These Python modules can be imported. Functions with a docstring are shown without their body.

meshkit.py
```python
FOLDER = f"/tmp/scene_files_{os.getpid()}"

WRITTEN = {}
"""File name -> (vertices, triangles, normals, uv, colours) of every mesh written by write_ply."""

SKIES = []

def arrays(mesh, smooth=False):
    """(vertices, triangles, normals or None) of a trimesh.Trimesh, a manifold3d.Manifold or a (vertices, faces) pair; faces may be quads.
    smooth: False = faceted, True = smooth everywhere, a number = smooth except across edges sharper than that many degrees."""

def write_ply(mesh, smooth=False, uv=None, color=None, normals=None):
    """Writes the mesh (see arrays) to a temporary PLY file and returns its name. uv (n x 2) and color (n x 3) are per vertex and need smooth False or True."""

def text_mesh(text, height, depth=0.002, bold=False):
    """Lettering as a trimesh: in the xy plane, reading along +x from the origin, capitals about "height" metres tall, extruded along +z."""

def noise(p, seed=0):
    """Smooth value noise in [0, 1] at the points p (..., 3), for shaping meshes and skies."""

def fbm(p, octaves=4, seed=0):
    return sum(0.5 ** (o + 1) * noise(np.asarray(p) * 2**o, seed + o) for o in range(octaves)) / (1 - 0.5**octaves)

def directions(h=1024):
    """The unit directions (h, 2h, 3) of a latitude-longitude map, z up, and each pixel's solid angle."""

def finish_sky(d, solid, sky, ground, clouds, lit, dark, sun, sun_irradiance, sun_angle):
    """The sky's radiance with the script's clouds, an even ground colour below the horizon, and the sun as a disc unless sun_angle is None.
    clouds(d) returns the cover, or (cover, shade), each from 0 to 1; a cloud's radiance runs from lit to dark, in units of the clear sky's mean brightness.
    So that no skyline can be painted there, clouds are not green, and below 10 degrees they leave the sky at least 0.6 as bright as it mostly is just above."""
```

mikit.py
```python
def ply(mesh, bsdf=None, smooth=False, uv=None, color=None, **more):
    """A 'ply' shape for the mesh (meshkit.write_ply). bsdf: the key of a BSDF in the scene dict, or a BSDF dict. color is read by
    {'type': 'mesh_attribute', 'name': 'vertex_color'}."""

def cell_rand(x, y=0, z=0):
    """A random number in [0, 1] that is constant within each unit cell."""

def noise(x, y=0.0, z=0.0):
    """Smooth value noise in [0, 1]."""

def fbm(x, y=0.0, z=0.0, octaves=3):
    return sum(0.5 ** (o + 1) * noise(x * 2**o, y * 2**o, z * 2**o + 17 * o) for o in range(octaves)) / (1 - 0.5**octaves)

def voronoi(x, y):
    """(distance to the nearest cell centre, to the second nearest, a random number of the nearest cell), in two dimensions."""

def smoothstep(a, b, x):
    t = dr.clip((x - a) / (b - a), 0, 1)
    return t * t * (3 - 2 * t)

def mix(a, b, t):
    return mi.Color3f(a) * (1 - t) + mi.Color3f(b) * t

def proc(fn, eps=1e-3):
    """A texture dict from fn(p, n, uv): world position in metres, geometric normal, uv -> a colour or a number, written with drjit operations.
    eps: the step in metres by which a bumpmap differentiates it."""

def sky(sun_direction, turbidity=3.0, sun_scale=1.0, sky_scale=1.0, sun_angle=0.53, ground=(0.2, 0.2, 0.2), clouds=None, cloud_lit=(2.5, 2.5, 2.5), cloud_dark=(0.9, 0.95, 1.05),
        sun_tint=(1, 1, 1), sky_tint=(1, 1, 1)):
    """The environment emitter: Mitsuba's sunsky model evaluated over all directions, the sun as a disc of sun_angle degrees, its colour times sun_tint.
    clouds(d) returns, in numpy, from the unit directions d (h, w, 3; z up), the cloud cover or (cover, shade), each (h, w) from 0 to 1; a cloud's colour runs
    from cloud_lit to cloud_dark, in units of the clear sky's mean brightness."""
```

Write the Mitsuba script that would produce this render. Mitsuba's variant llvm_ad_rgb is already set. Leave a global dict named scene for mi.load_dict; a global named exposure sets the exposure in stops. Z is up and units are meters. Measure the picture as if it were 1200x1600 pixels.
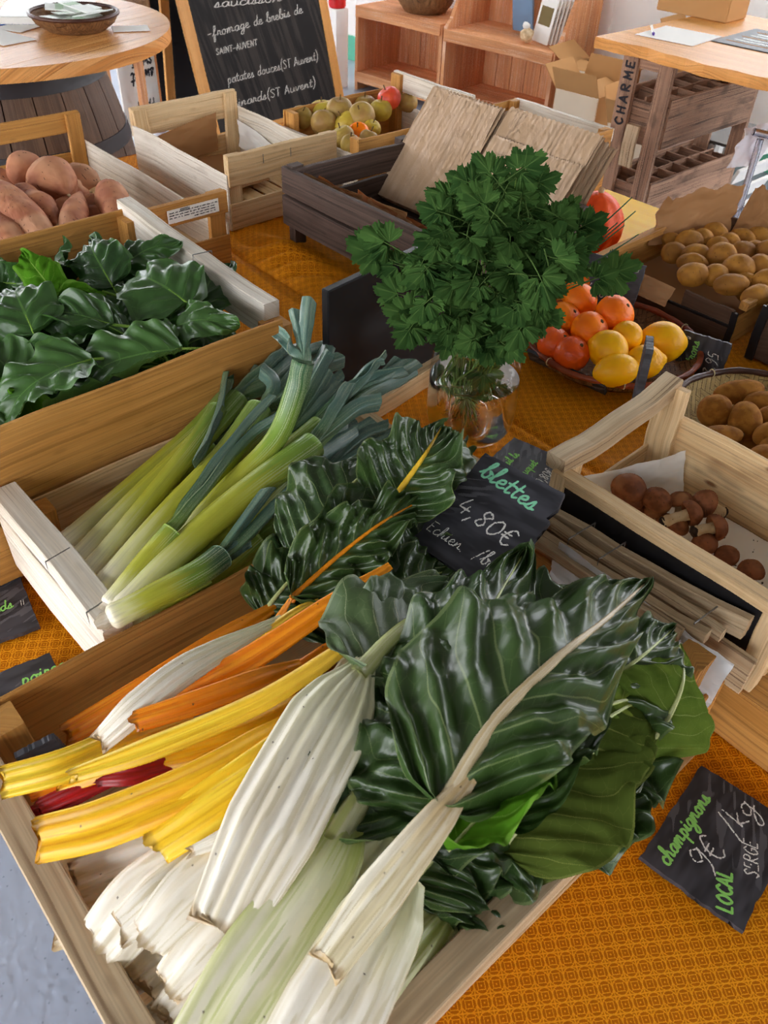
import math, numpy as np, trimesh, shapely, drjit as dr, mitsuba as mi, mikit
from shapely.geometry import LineString, Polygon
from mikit import noise, fbm, voronoi, cell_rand, smoothstep, mix
import meshkit
scene, labels = {}, {}
TF = mi.ScalarTransform4f
# ---------------- camera, sky, exposure.  x runs along the tables' length, y across them, z up; metres
EYE = np.array([0.0, 0.0, 1.52])
YAW, PITCH, ROLL, FPX = math.radians(43.4), math.radians(41.4), math.radians(2.7), 1285.0
FWD = np.array([math.sin(YAW) * math.cos(PITCH), math.cos(YAW) * math.cos(PITCH), -math.sin(PITCH)])
_r = np.array([math.cos(YAW), -math.sin(YAW), 0.0]); _u = np.cross(_r, FWD)
RIGHT = math.cos(ROLL) * _r + math.sin(ROLL) * _u
UP = -math.sin(ROLL) * _r + math.cos(ROLL) * _u
scene['camera'] = {'type': 'thinlens', 'fov': 2 * math.degrees(math.atan(600 / FPX)), 'fov_axis': 'x', 'near_clip': 0.02, 'far_clip': 200.0,
                   'aperture_radius': 0.0009, 'focus_distance': 1.05,
                   'to_world': TF().look_at(origin=EYE.tolist(), target=(EYE + FWD).tolist(), up=UP.tolist())}
def cover(d):
    n = meshkit.fbm(d * 2.5 + 3, 4, 5)
    return 0.75 + 0.25 * np.clip((n - .35) * 3, 0, 1), np.clip((n - .45) * 1.6, 0, 1)
scene['sky'] = mikit.sky((-0.80, 0.35, 0.62), turbidity=4.0, sun_scale=0.0, sky_scale=1.0, ground=(.32, .31, .30), clouds=cover, cloud_lit=(2.3, 2.3, 2.35), cloud_dark=(1.25, 1.3, 1.4))
exposure = 5.15

# ---------------- helpers
def at(x, y, z):
    """The point at height z that the photograph shows at pixel (x, y)."""
    d = FWD + (x - 600) / FPX * RIGHT - (y - 800) / FPX * UP
    return EYE + d * ((z - EYE[2]) / d[2])
def A(*v): return np.array(v, float)
def nrm(v): v = np.asarray(v, float); return v / (np.linalg.norm(v, axis=-1, keepdims=True) + 1e-12)
def lin(h):
    c = np.array([int(h[i:i + 2], 16) for i in (0, 2, 4)]) / 255.0
    return np.where(c < .04045, c / 12.92, ((c + .055) / 1.055) ** 2.4)
def L3(h): return [float(x) for x in lin(h)]
def C3(h): return mi.Color3f(*L3(h))
counts = {}
def numbered(name, parent=None):
    base = f'{parent}__{name}' if parent else name
    n = counts.get(base, 0); counts[base] = n + 1
    return base if n == 0 else f'{base}_{n:03d}'
def tag(key, label, cat=None, group=None, kind=None):
    d = labels.setdefault(key, {}); d['label'] = label
    for k, v in (('category', cat), ('group', group), ('kind', kind)):
        if v: d[k] = v
def thing(name, label, cat, group=None):
    key = numbered(name); tag(key, label, cat, group); return key
def ob(name, mesh, mat, parent=None, smooth=False, uv=None, color=None, label=None, cat=None, group=None, kind=None, **more):
    key = numbered(name, parent)
    scene[key] = mikit.ply(mesh, mat, smooth, uv, color, **more)
    if label: tag(key, label, cat, group, kind)
    elif kind: labels[key] = {'kind': kind}
    return key
def struct(name, mesh, mat, parent=None, **k): return ob(name, mesh, mat, parent, kind='structure' if not parent else None, **k)
def copy(name, src, parent=None, m=None, mat=None, **kw):
    key = numbered(name, parent); d = dict(src)
    if m is not None: d['to_world'] = TF(np.asarray(m, float).tolist())
    if mat: d['bsdf'] = {'type': 'ref', 'id': mat}
    scene[key] = d
    if kw.get('label'): tag(key, kw['label'], kw.get('cat'), kw.get('group'), kw.get('kind'))
    return key
class MB:
    """Collects vertices, quads/triangles and uv into one mesh."""
    def __init__(s): s.v, s.f, s.t, s.c, s.n = [], [], [], [], 0
    def add(s, v, f, t=None, c=None):
        v = np.asarray(v, float); f = np.asarray(f, int)
        if f.shape[1] == 4: f = np.vstack([f[:, [0, 1, 2]], f[:, [0, 2, 3]]])
        s.v.append(v); s.f.append(f + s.n); s.n += len(v)
        s.t.append(np.zeros((len(v), 2)) if t is None else np.asarray(t, float))
        s.c.append(np.ones((len(v), 3)) * .5 if c is None else np.broadcast_to(np.asarray(c, float), (len(v), 3)))
        return s
    def mesh(s): return trimesh.Trimesh(np.vstack(s.v), np.vstack(s.f), process=False)
    def uv(s): return np.vstack(s.t)
    def col(s): return np.vstack(s.c)
def grid_faces(n, m, close=False):
    mm = m if close else m - 1
    i, j = np.meshgrid(np.arange(n - 1), np.arange(mm), indexing='ij'); k = (j + 1) % m
    return np.stack([i * m + j, (i + 1) * m + j, (i + 1) * m + k, i * m + k], -1).reshape(-1, 4)
RB = np.random.default_rng(7)
def board_arr(a, b, w, t, up=(0, 0, 1), seed=None, n=5, wob=.0012, rag=0., ch=.0012, taper=1.):
    """A plank from a to b (centre line); w along up, t across; slightly bowed and uneven. Returns v, f, uv (u along the grain in metres)."""
    rg = np.random.default_rng(RB.integers(1 << 30) if seed is None else seed)
    a, b, up = A(*a), A(*b), nrm(A(*up)); L = np.linalg.norm(b - a); d = (b - a) / L
    side = nrm(np.cross(d, up)); up = np.cross(side, d); ch = min(ch, w * .3, t * .3)
    s = np.linspace(0, 1, n + 1); ph = rg.uniform(0, 6, 6)
    dw = wob * (np.sin(s * 5 + ph[0]) + .6 * np.sin(s * 13 + ph[1])); ds = wob * .8 * np.sin(s * 4 + ph[2])
    w1 = w * (1 + rag * (np.sin(s * 9 + ph[3]) * .5 + rg.normal(0, .4, n + 1)))
    hw, ht = w1 / 2 * np.linspace(1, taper, n + 1), np.full(n + 1, t / 2)
    prof = [(-1, -1, 0, 1), (-1, -1, 1, 0), (1, -1, -1, 0), (1, -1, 0, 1), (1, 1, 0, -1), (1, 1, -1, 0), (-1, 1, 1, 0), (-1, 1, 0, -1)]
    P = np.array([[(su * hw[i] + cu * ch, ss * ht[i] + cs * ch) for su, ss, cu, cs in prof] for i in range(n + 1)])
    v = a + s[:, None, None] * (b - a) + (P[..., :1] + dw[:, None, None]) * up + (P[..., 1:] + ds[:, None, None]) * side
    per = np.cumsum([0] + [np.hypot(*(P[0, (k + 1) % 8] - P[0, k])) for k in range(7)])
    o = rg.uniform(0, 40, 2)
    uv = np.stack(np.broadcast_arrays(s[:, None] * L + o[0], per[None] + o[1]), -1).reshape(-1, 2)
    f = grid_faces(n + 1, 8, True)
    tri = np.vstack([f[:, [0, 1, 2]], f[:, [0, 2, 3]]])
    cap = [[0, k, k + 1] for k in range(1, 7)]; e = n * 8
    tri = np.vstack([tri, cap, [[e, e + k + 1, e + k] for k in range(1, 7)]])
    return v.reshape(-1, 3), tri, uv
def board(name, parent, mat, a, b, w, t, up=(0, 0, 1), label=None, **k):
    v, f, uv = board_arr(a, b, w, t, up, **k)
    return ob(name, (v, f), mat, parent, uv=uv, label=label)
def sweep(P, prof, scale=None, up=(0, 0, 1), caps=True, twist=None):
    """Sweeps the closed profile (k,2) along P (n,3); scale (n,) or (n,2). Returns v, f, uv (u arc length, v 0..1 around)."""
    P = np.asarray(P, float); n = len(P); T = nrm(np.gradient(P, axis=0)); up = np.broadcast_to(A(*up) if not isinstance(up, np.ndarray) else up, (n, 3))
    S = nrm(np.cross(T, up)); N = np.cross(S, T)
    if twist is not None:
        c, s_ = np.cos(twist)[:, None], np.sin(twist)[:, None]; S, N = S * c + N * s_, N * c - S * s_
    prof = np.asarray(prof, float); prof = np.broadcast_to(prof, (n,) + prof.shape[-2:])
    sc = np.ones((n, 2)) if scale is None else (np.asarray(scale, float) if np.ndim(scale) == 2 else np.repeat(np.asarray(scale, float)[:, None], 2, 1))
    Q = prof * sc[:, None]; k = Q.shape[1]
    v = P[:, None] + Q[..., :1] * S[:, None] + Q[..., 1:] * N[:, None]
    arc = np.concatenate([[0], np.cumsum(np.linalg.norm(np.diff(P, axis=0), axis=1))])
    uv = np.stack(np.broadcast_arrays(arc[:, None], np.arange(k)[None] / k), -1).reshape(-1, 2)
    f = grid_faces(n, k, True); tri = np.vstack([f[:, [0, 1, 2]], f[:, [0, 2, 3]]])[:, ::-1]; v = v.reshape(-1, 3)
    if caps:
        c0, c1 = v[:k].mean(0), v[-k:].mean(0); m = len(v); v = np.vstack([v, c0, c1]); uv = np.vstack([uv, [arc[0], .5], [arc[-1], .5]])
        tri = np.vstack([tri, [[m, j, (j + 1) % k] for j in range(k)], [[m + 1, m - k + (j + 1) % k, m - k + j] for j in range(k)]])
    return v, tri, uv
def circ(k, r=1., ry=None): a = np.arange(k) * 2 * np.pi / k; return np.stack([np.cos(a) * r, np.sin(a) * (ry or r)], 1)
def tube(pts, r, k=8, caps=True, n=None): 
    pts = spline(pts, n) if n else np.asarray(pts, float)
    d = pts[-1] - pts[0]; up = (0, 0, 1) if abs(nrm(d)[2]) < .8 else (1, 0, 0)
    return sweep(pts, circ(k), np.broadcast_to(np.asarray(r, float), (len(pts),)), up, caps)
def spline(pts, n=24):
    pts = np.asarray(pts, float); m = len(pts)
    if m == 2: return pts[0] + np.linspace(0, 1, n)[:, None] * (pts[1] - pts[0])
    q = np.vstack([2 * pts[0] - pts[1], pts, 2 * pts[-1] - pts[-2]])
    t = np.linspace(0, m - 1 - 1e-9, n); i = t.astype(int); x = (t - i)[:, None]
    a, b, c, d = q[i], q[i + 1], q[i + 2], q[i + 3]
    return .5 * (2 * b + (c - a) * x + (2 * a - 5 * b + 4 * c - d) * x ** 2 + (3 * b - a - 3 * c + d) * x ** 3)
def boxm(c, s, R=None, ch=.002):
    """A box with chamfered edges: centre, sizes, optional 3x3 axes (columns)."""
    s = np.asarray(s, float) / 2; ch = min(ch, s.min() * .6)
    pts = np.array([[sx * (s[0] - ch * a), sy * (s[1] - ch * b), sz * (s[2] - ch * g)] for sx in (-1, 1) for sy in (-1, 1) for sz in (-1, 1) for a, b, g in ((0, 1, 1), (1, 0, 1), (1, 1, 0))])
    m = trimesh.convex.convex_hull(pts)
    v = np.array(m.vertices)
    return trimesh.Trimesh((v @ np.asarray(R, float).T if R is not None else v) + np.asarray(c, float), m.faces, process=False)
def boxuv(m, k=1.):
    """Splits a mesh's faces and gives each a planar uv in metres."""
    v = m.triangles.reshape(-1, 3); n = np.repeat(m.face_normals, 3, 0); ax = np.abs(n).argmax(1)
    uv = np.where(ax[:, None] == 0, v[:, [1, 2]], np.where(ax[:, None] == 1, v[:, [0, 2]], v[:, [0, 1]])) * k
    return (v, np.arange(len(v)).reshape(-1, 3)), uv
def lathe(prof, k=48):
    """Revolves (r, z) points about z; open or closed profile as given."""
    p = np.asarray(prof, float); a = np.arange(k) * 2 * np.pi / k
    v = np.stack([p[:, None, 0] * np.cos(a), p[:, None, 0] * np.sin(a), np.broadcast_to(p[:, None, 1], (len(p), k))], -1).reshape(-1, 3)
    f = grid_faces(len(p), k, True); return v, np.vstack([f[:, [0, 1, 2]], f[:, [0, 2, 3]]])
def frame(z, x):
    z = nrm(z); y = nrm(np.cross(z, x)); return np.stack([np.cross(y, z), y, z], 1)
def M4(R, t, s=1.):
    m = np.eye(4); m[:3, :3] = np.asarray(R) * s; m[:3, 3] = t; return m
def euler(a, b, c):
    ca, sa, cb, sb, cc, sc = math.cos(a), math.sin(a), math.cos(b), math.sin(b), math.cos(c), math.sin(c)
    return A(cc * cb, cc * sb * sa - sc * ca, cc * sb * ca + sc * sa, sc * cb, sc * sb * sa + cc * ca, sc * sb * ca - cc * sa, -sb, cb * sa, cb * ca).reshape(3, 3)
# ---------------- materials
def mat(key, d, two=True): scene[key] = {'type': 'twosided', 'b': d} if two else d; return key
def princ(key, color, rough=.5, **k):
    col = {'type': 'rgb', 'value': color} if isinstance(color, (list, tuple)) else color
    return mat(key, {'type': 'principled', 'base_color': col, 'roughness': rough, **k})
def plain(key, h, rough=.6, spec=.4, **k): return princ(key, L3(h), rough, specular=spec, **k)
VC = {'type': 'mesh_attribute', 'name': 'vertex_color'}
def wood(key, c0, c1, c2, streak=.5, knots=.25, rough=.65, stain=0.):
    a, b, d = C3(c0), C3(c1), C3(c2)
    def fn(p, n, uv):
        x, y = uv.x, uv.y
        wv = y + .004 * noise(x * 9, y * 30)
        g = fbm(x * 3.0, wv * 260.0, 1.7, 3); big = noise(x * 2.2, wv * 28.0, 5.1)
        fine = noise(x * 25.0, wv * 900.0)
        c = mix(a, b, smoothstep(.30, .72, g * .65 + big * .35))
        c = mix(c, d, streak * smoothstep(.60, .80, noise(x * 5.0, wv * 420.0, 9.3)))
        k1 = voronoi(x * 9.0, y * 22.0)
        c = mix(c, d, knots * smoothstep(.11, .03, k1[0]))
        c = c * (.90 + .2 * fine)
        if stain: c = mix(c, d * .8, stain * smoothstep(.55, .75, fbm(x * 14.0, y * 40.0, 3.3, 3)))
        return c
    return princ(key, mikit.proc(fn), rough, specular=.3)
wood('pale_wood', 'd9bd93', 'c9a676', 'a27d50')
wood('tan_wood', 'c48f4c', 'b07a3a', '8a5a28')
wood('lit_white_wood', 'e4ddd0', 'd3c7b4', 'a89880', rough=.6, stain=.25)  # weathered pale; window light on left-facing boards is put into the colour
wood('raw_wood', 'c9b494', 'b09472', '7e654a', streak=.8, stain=.25)
wood('dark_wood', '5c4a42', '463831', '2f2521', streak=.5, rough=.7, stain=.3)
wood('old_wood', 'b08c74', '8e6f5b', '4b382d', streak=.8, rough=.75, stain=.6)
wood('pine_wood', 'e0a25c', 'd08f45', 'a8682c', rough=.45)
wood('lime_wood', 'd99a68', 'c07c50', 'ecd4be', streak=.5, knots=.1, rough=.7)
wood('table_wood', 'dba263', 'c1803f', '8f5526', rough=.4)
plain('steel', '8b8b8b', .35, .5, metallic=.9)
plain('chalk_white', 'dcd9d6', .9, .1); plain('chalk_green', '8fd06c', .8, .2); plain('chalk_mint', '8fdcb4', .8, .2)
plain('black_paint', '17171a', .45, .4)
# ---------------- the room (turned a few degrees against the tables)
RA = math.radians(6.5); RX = A(math.cos(RA), math.sin(RA), 0); RY = A(-math.sin(RA), math.cos(RA), 0); RM = np.stack([RX, RY, A(0, 0, 1)], 1)
def room(m):
    v = np.array(m.vertices) @ RM.T; return trimesh.Trimesh(v, m.faces, process=False)
def rbox(a0, a1, b0, b1, z0, z1, ch=.003): return room(boxm(((a0 + a1) / 2, (b0 + b1) / 2, (z0 + z1) / 2), (a1 - a0, b1 - b0, z1 - z0), ch=ch))
A0, A1, B0, B1, ZC = -2.9, 4.9, -3.2, 6.6, 3.0
plain('white_wall', 'f6f3ee', .85, .2); plain('grey_wall', 'b4b0a8', .85, .2); plain('ceiling_white', '8c8a84', .9, .2); plain('teal_paint', '63b89a', .6, .3); plain('frame_white', 'e6e6e4', .5, .4)
def floor_fn(p, n, uv):
    c = mix(C3('aab2c0'), C3('98a2b4'), fbm(p.x * 3, p.y * 3, 0, 3))
    k = voronoi(p.x * 45, p.y * 45)
    return mix(c, C3('7c8596'), .7 * smoothstep(.12, .04, k[0]) * smoothstep(.6, .8, k[2]))
scene['floor_b'] = {'type': 'twosided', 'b': {'type': 'bumpmap', 'a': mikit.proc(lambda p, n, uv: fbm(p.x * 90, p.y * 90, 0, 2) * .0016, 2e-3), 'b': {'type': 'principled', 'base_color': mikit.proc(floor_fn), 'roughness': .35, 'specular': .5}}}
struct('floor', rbox(A0 - .2, A1 + .2, B0 - .2, B1 + .2, -.1, 0), 'floor_b')
struct('ceiling', rbox(A0 - .2, A1 + .2, B0 - .2, B1 + .2, ZC, ZC + .1), 'ceiling_white')
def cutwall(name, horizontal, wins, pos, sg=1, wm='white_wall'):
    lo, hi = (B0, B1) if horizontal else (A0, A1); c = pos
    parts, e = [], lo
    mk = (lambda s0, s1, z0, z1: rbox(c - .2 if sg > 0 else c, c if sg > 0 else c + .2, s0, s1, z0, z1)) if horizontal else (lambda s0, s1, z0, z1: rbox(s0, s1, c if sg > 0 else c - .2, c + .2 if sg > 0 else c, z0, z1))
    for s0, s1, z0, z1 in wins:
        parts += [mk(e, s0, 0, ZC), mk(s0, s1, 0, z0), mk(s0, s1, z1, ZC)]; e = s1
    parts.append(mk(e, hi, 0, ZC))
    struct(name, trimesh.util.concatenate(parts), wm)
    for s0, s1, z0, z1 in wins:
        k = numbered('window'); labels[k] = {'kind': 'structure'}
        mid = c - .1 * sg if horizontal else c + .1 * sg
        m = (lambda p0, p1, q0, q1: rbox(mid - .03, mid + .03, p0, p1, q0, q1)) if horizontal else (lambda p0, p1, q0, q1: rbox(p0, p1, mid - .03, mid + .03, q0, q1))
        f = [m(s0, s1, z0, z0 + .06), m(s0, s1, z1 - .06, z1), m(s0, s0 + .06, z0, z1), m(s1 - .06, s1, z0, z1), m((s0 + s1) / 2 - .03, (s0 + s1) / 2 + .03, z0, z1)]
        ob('window_frame', trimesh.util.concatenate(f), 'frame_white', k)
        g = (lambda: rbox(mid - .003, mid + .003, s0 + .06, s1 - .06, z0 + .06, z1 - .06)) if horizontal else (lambda: rbox(s0 + .06, s1 - .06, mid - .003, mid + .003, z0 + .06, z1 - .06))
        q = A((mid, s0 + .05, z0 + .05), (mid, s1 - .05, z0 + .05), (mid, s1 - .05, z1 - .05), (mid, s0 + .05, z1 - .05)) if horizontal else A((s0 + .05, mid, z0 + .05), (s1 - .05, mid, z0 + .05), (s1 - .05, mid, z1 - .05), (s0 + .05, mid, z1 - .05))
        ob('pane', (q @ RM.T, np.array([[0, 1, 2, 3]])), 'pane_glass', k)
mat('pane_glass', {'type': 'thindielectric', 'int_ior': 1.5}, False)
cutwall('wall_left', True, [(-2.4, -.2, .35, 2.75), (.1, 2.6, .35, 2.75), (2.9, 5.4, .35, 2.75)], A0)
cutwall('wall_back', False, [(-.6, 1.6, .9, 2.75), (2.4, 4.6, .9, 2.75)], B1)  # the second window is added, out of view, to brighten the far left
cutwall('wall_right', False, [(2.3, 4.6, .5, 2.75)], B0, -1, 'grey_wall')
cutwall('wall_far', True, [(-2.2, -.2, 1.35, 2.8), (.2, 2.2, 1.35, 2.8), (2.6, 4.6, 1.35, 2.8)], A1, -1)
struct('baseboard_far', rbox(A1 - .012, A1, B0, B1, 0, .16), 'teal_paint')
struct('baseboard_right', rbox(A0, A1 - .012, B0, B0 + .012, 0, .16), 'teal_paint')
# ---------------- the table and its cloth
T = .75
TX0, TX1, TY0, TY1 = .058, 1.86, -.55, 2.15
tb = thing('display_table', 'long market table hidden under the orange patterned cloth', 'table')
for x0, x1 in ((TX0 + .01, .905), (.915, TX1 - .01)):
    ob('table_top', boxm(((x0 + x1) / 2, (TY0 + TY1) / 2, T - .021), (x1 - x0, TY1 - TY0 - .02, .03)), 'pale_wood', tb)
    for x in (x0 + .05, x1 - .05):
        for y in (TY0 + .08, TY1 - .08): ob('leg', boxm((x, y, .357), (.045, .045, .714)), 'steel', tb)
def cloth_fn(p, n, uv):
    ca, sa = math.cos(math.radians(-35.1)), math.sin(math.radians(-35.1)); s = 1 / .01332
    x, y = (uv.x * ca + uv.y * sa) * s, (-uv.x * sa + uv.y * ca) * s
    a, b = x - dr.floor(x) - .5, y - dr.floor(y) - .5
    r = dr.sqrt(a * a + b * b); e = dr.abs(a); f = dr.abs(b); m = dr.maximum(e, f)
    d = smoothstep(.47, .43, r) * smoothstep(.015, .05, dr.abs(e - f) * .8 + .03 * smoothstep(.30, .26, m))
    d = dr.maximum(d * smoothstep(.25, .28, m), smoothstep(.22, .19, m) * smoothstep(.05, .075, r))
    q = (e + f - .5); d = dr.maximum(d, .9 * smoothstep(.505, .53, r) * smoothstep(.05, .09, dr.minimum(.5 - e, .5 - f) + .03) * smoothstep(.14, .10, dr.abs(q - .27)))
    c = mix(C3('f0a01c'), C3('c06a04'), d)
    return c * (.93 + .14 * noise(uv.x * 1500, uv.y * 1500))
princ('cloth_b', mikit.proc(cloth_fn), .7, specular=.15, sheen=.25)
def cloth_h(x, y):
    z = .0025 * (meshkit.fbm(np.stack([x * 5, y * 5, x * 0], -1), 3, 3) - .5)
    z += -.006 * np.exp(-((x - .912) / .006) ** 2) + .004 * np.exp(-((x - .885 + .012 * np.sin(y * 7)) / .010) ** 2) + .003 * np.exp(-((x - .94) / .012) ** 2)
    w = np.exp(-((x - .985) / .055) ** 2 - ((y - 1.36) / .16) ** 2)
    z += w * .034 * np.abs(np.sin((x * .8 + y * .55) * 42 + 3 * np.sin(y * 14))) ** 1.5
    return np.maximum(z, -.004)
xs = np.unique(np.concatenate([np.linspace(TX0, TX1, 120), np.linspace(.84, 1.07, 90)])); ys = np.linspace(TY0, TY1, 260)
gx, gy = np.meshgrid(xs, ys, indexing='ij'); gz = T + cloth_h(gx, gy)
V = np.stack([gx, gy, gz], -1).reshape(-1, 3); F = grid_faces(len(xs), len(ys)); UVc = V[:, :2].copy()
mb = MB().add(V, F, UVc)
def skirt(line, out, drop=.28):       # the hanging edge of the cloth, in soft folds
    n = len(line); k = 14; arc = np.concatenate([[0], np.cumsum(np.linalg.norm(np.diff(line, axis=0), axis=1))])
    s = np.linspace(0, 1, k)[:, None, None]
    fold = (.5 + .5 * np.sin(arc * 21 + 2 * np.sin(arc * 5)))[None, :, None]
    P = line[None] - s * A(0, 0, drop) + out * (.004 + .012 * np.minimum(s * 8, 1) + s * .035 * fold)
    t = line[None, :, :2] + s * drop * out[:2]
    mb.add(P.reshape(-1, 3), grid_faces(k, n), np.broadcast_to(t, (k, n, 2)).reshape(-1, 2))
gg = np.stack([gx, gy, gz], -1)
skirt(gg[0], A(-1, 0, 0)); skirt(gg[-1], A(1, 0, 0)); skirt(gg[:, 0], A(0, -1, 0)); skirt(gg[:, -1], A(0, 1, 0))
ob('tablecloth', mb.mesh(), 'cloth_b', smooth=True, uv=mb.uv(), label='orange cotton tablecloth with a small repeating geometric print, covering the market table', cat='tablecloth')
def yel(p, n, uv): return mix(C3('fdd020'), C3('f4bc10'), fbm(uv.x * 60, uv.y * 4, 0, 3))
princ('yellow_board_b', mikit.proc(yel), .5, specular=.3)  # glare on the far end of the cloth, painted as plain yellow
m_, u_ = boxuv(boxm((1.685, 1.042, T + .012), (.345, .300, .012)))
ob('yellow_board', m_, 'yellow_board_b', uv=u_, label='tablecloth end made as a yellow slab, strong light put into its colour, behind the squash', cat='board')
# ---------------- crates
def staple(parent, a, b, drop=(0, 0, -.012), r=.0007):
    a, b = A(*a), A(*b); v, f, uv = tube([a + A(*drop), a, b, b + A(*drop)], r, 5)
    return ob('staple', (v, f), 'steel', parent)
def handle_crate(key, x0, x1, y0, y1, ends, sides, slot, mats, zb=T + .004, slats=5, post=.036):
    """Ends at y0 and y1 with a hand slot between an upper and a lower board; lower thin side walls at x0 and x1."""
    em, sm, bm = mats
    for y in (y0, y1):
        s = 1 if y == y0 else -1
        board('end_board', key, em, (x0, y, (zb + slot[0]) / 2), (x1, y, (zb + slot[0]) / 2), slot[0] - zb, .006)
        board('end_rail', key, em, (x0, y, (slot[1] + ends) / 2), (x1, y, (slot[1] + ends) / 2), ends - slot[1], .012)
        for x in (x0 + post / 2 + .002, x1 - post / 2 - .002):
            board('corner_post', key, em, (x, y + s * .010, zb), (x, y + s * .010, ends - .003), post, .012, (1, 0, 0), n=3)
        for x in (x0 + .3 * (x1 - x0), x0 + .55 * (x1 - x0)): staple(key, (x, y - s * .008, ends - .03), (x, y - s * .008, ends - .012), (0, s * .004, 0))
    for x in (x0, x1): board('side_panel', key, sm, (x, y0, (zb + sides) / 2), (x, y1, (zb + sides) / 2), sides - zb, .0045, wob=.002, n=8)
    w = (x1 - x0) / slats
    for i in range(slats): board('base_slat', key, bm, (x0 + (i + .5) * w, y0 + .004, zb + .002), (x0 + (i + .5) * w, y1 - .004, zb + .002), w * .88, .004, (1, 0, 0), n=3)
def open_crate(key, x0, x1, y0, y1, zb, slats, mat_):
    w = (y1 - y0) / slats
    for i in range(slats): board('base_slat', key, mat_, (x0 + .004, y0 + (i + .5) * w, zb + .003), (x1 - .004, y0 + (i + .5) * w, zb + .003), w * .9, .005, (0, 1, 0), n=3)
# chard crate, in front
c = thing('chard_crate', 'long low wooden crate in the foreground holding the chard', 'crate')
X0, X1, Y0, Y1 = .018, .612, .122, .530
open_crate(c, X0, X1, Y0, Y1, T + .004, 6, 'pale_wood')
board('side_panel', c, 'tan_wood', (X0 - .01, Y1, T + .088), (X1, Y1, T + .088), .146, .0045, n=9, wob=.0025, label='thin veneer side wall')
board('side_panel', c, 'tan_wood', (X0, Y0 + .016, T + .065), (X1 - .03, Y0 + .016, T + .065), .10, .0045, n=9)
board('side_rail', c, 'raw_wood', (X0 - .01, Y0 - .002, T + .139), (X1 - .16, Y0 - .002, T + .139), .030, .026, n=7, wob=.0015, label='thick squared top rail')
board('end_rail', c, 'raw_wood', (X0 - .004, Y0 - .016, T + .139), (X0 - .004, Y1 - .004, T + .139), .040, .026, n=7, wob=.002, label='rough end rail with a wire staple')
board('end_rail', c, 'lit_white_wood', (X0 - .010, Y0, T + .060), (X0 - .010, Y1, T + .060), .085, .006)
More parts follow.
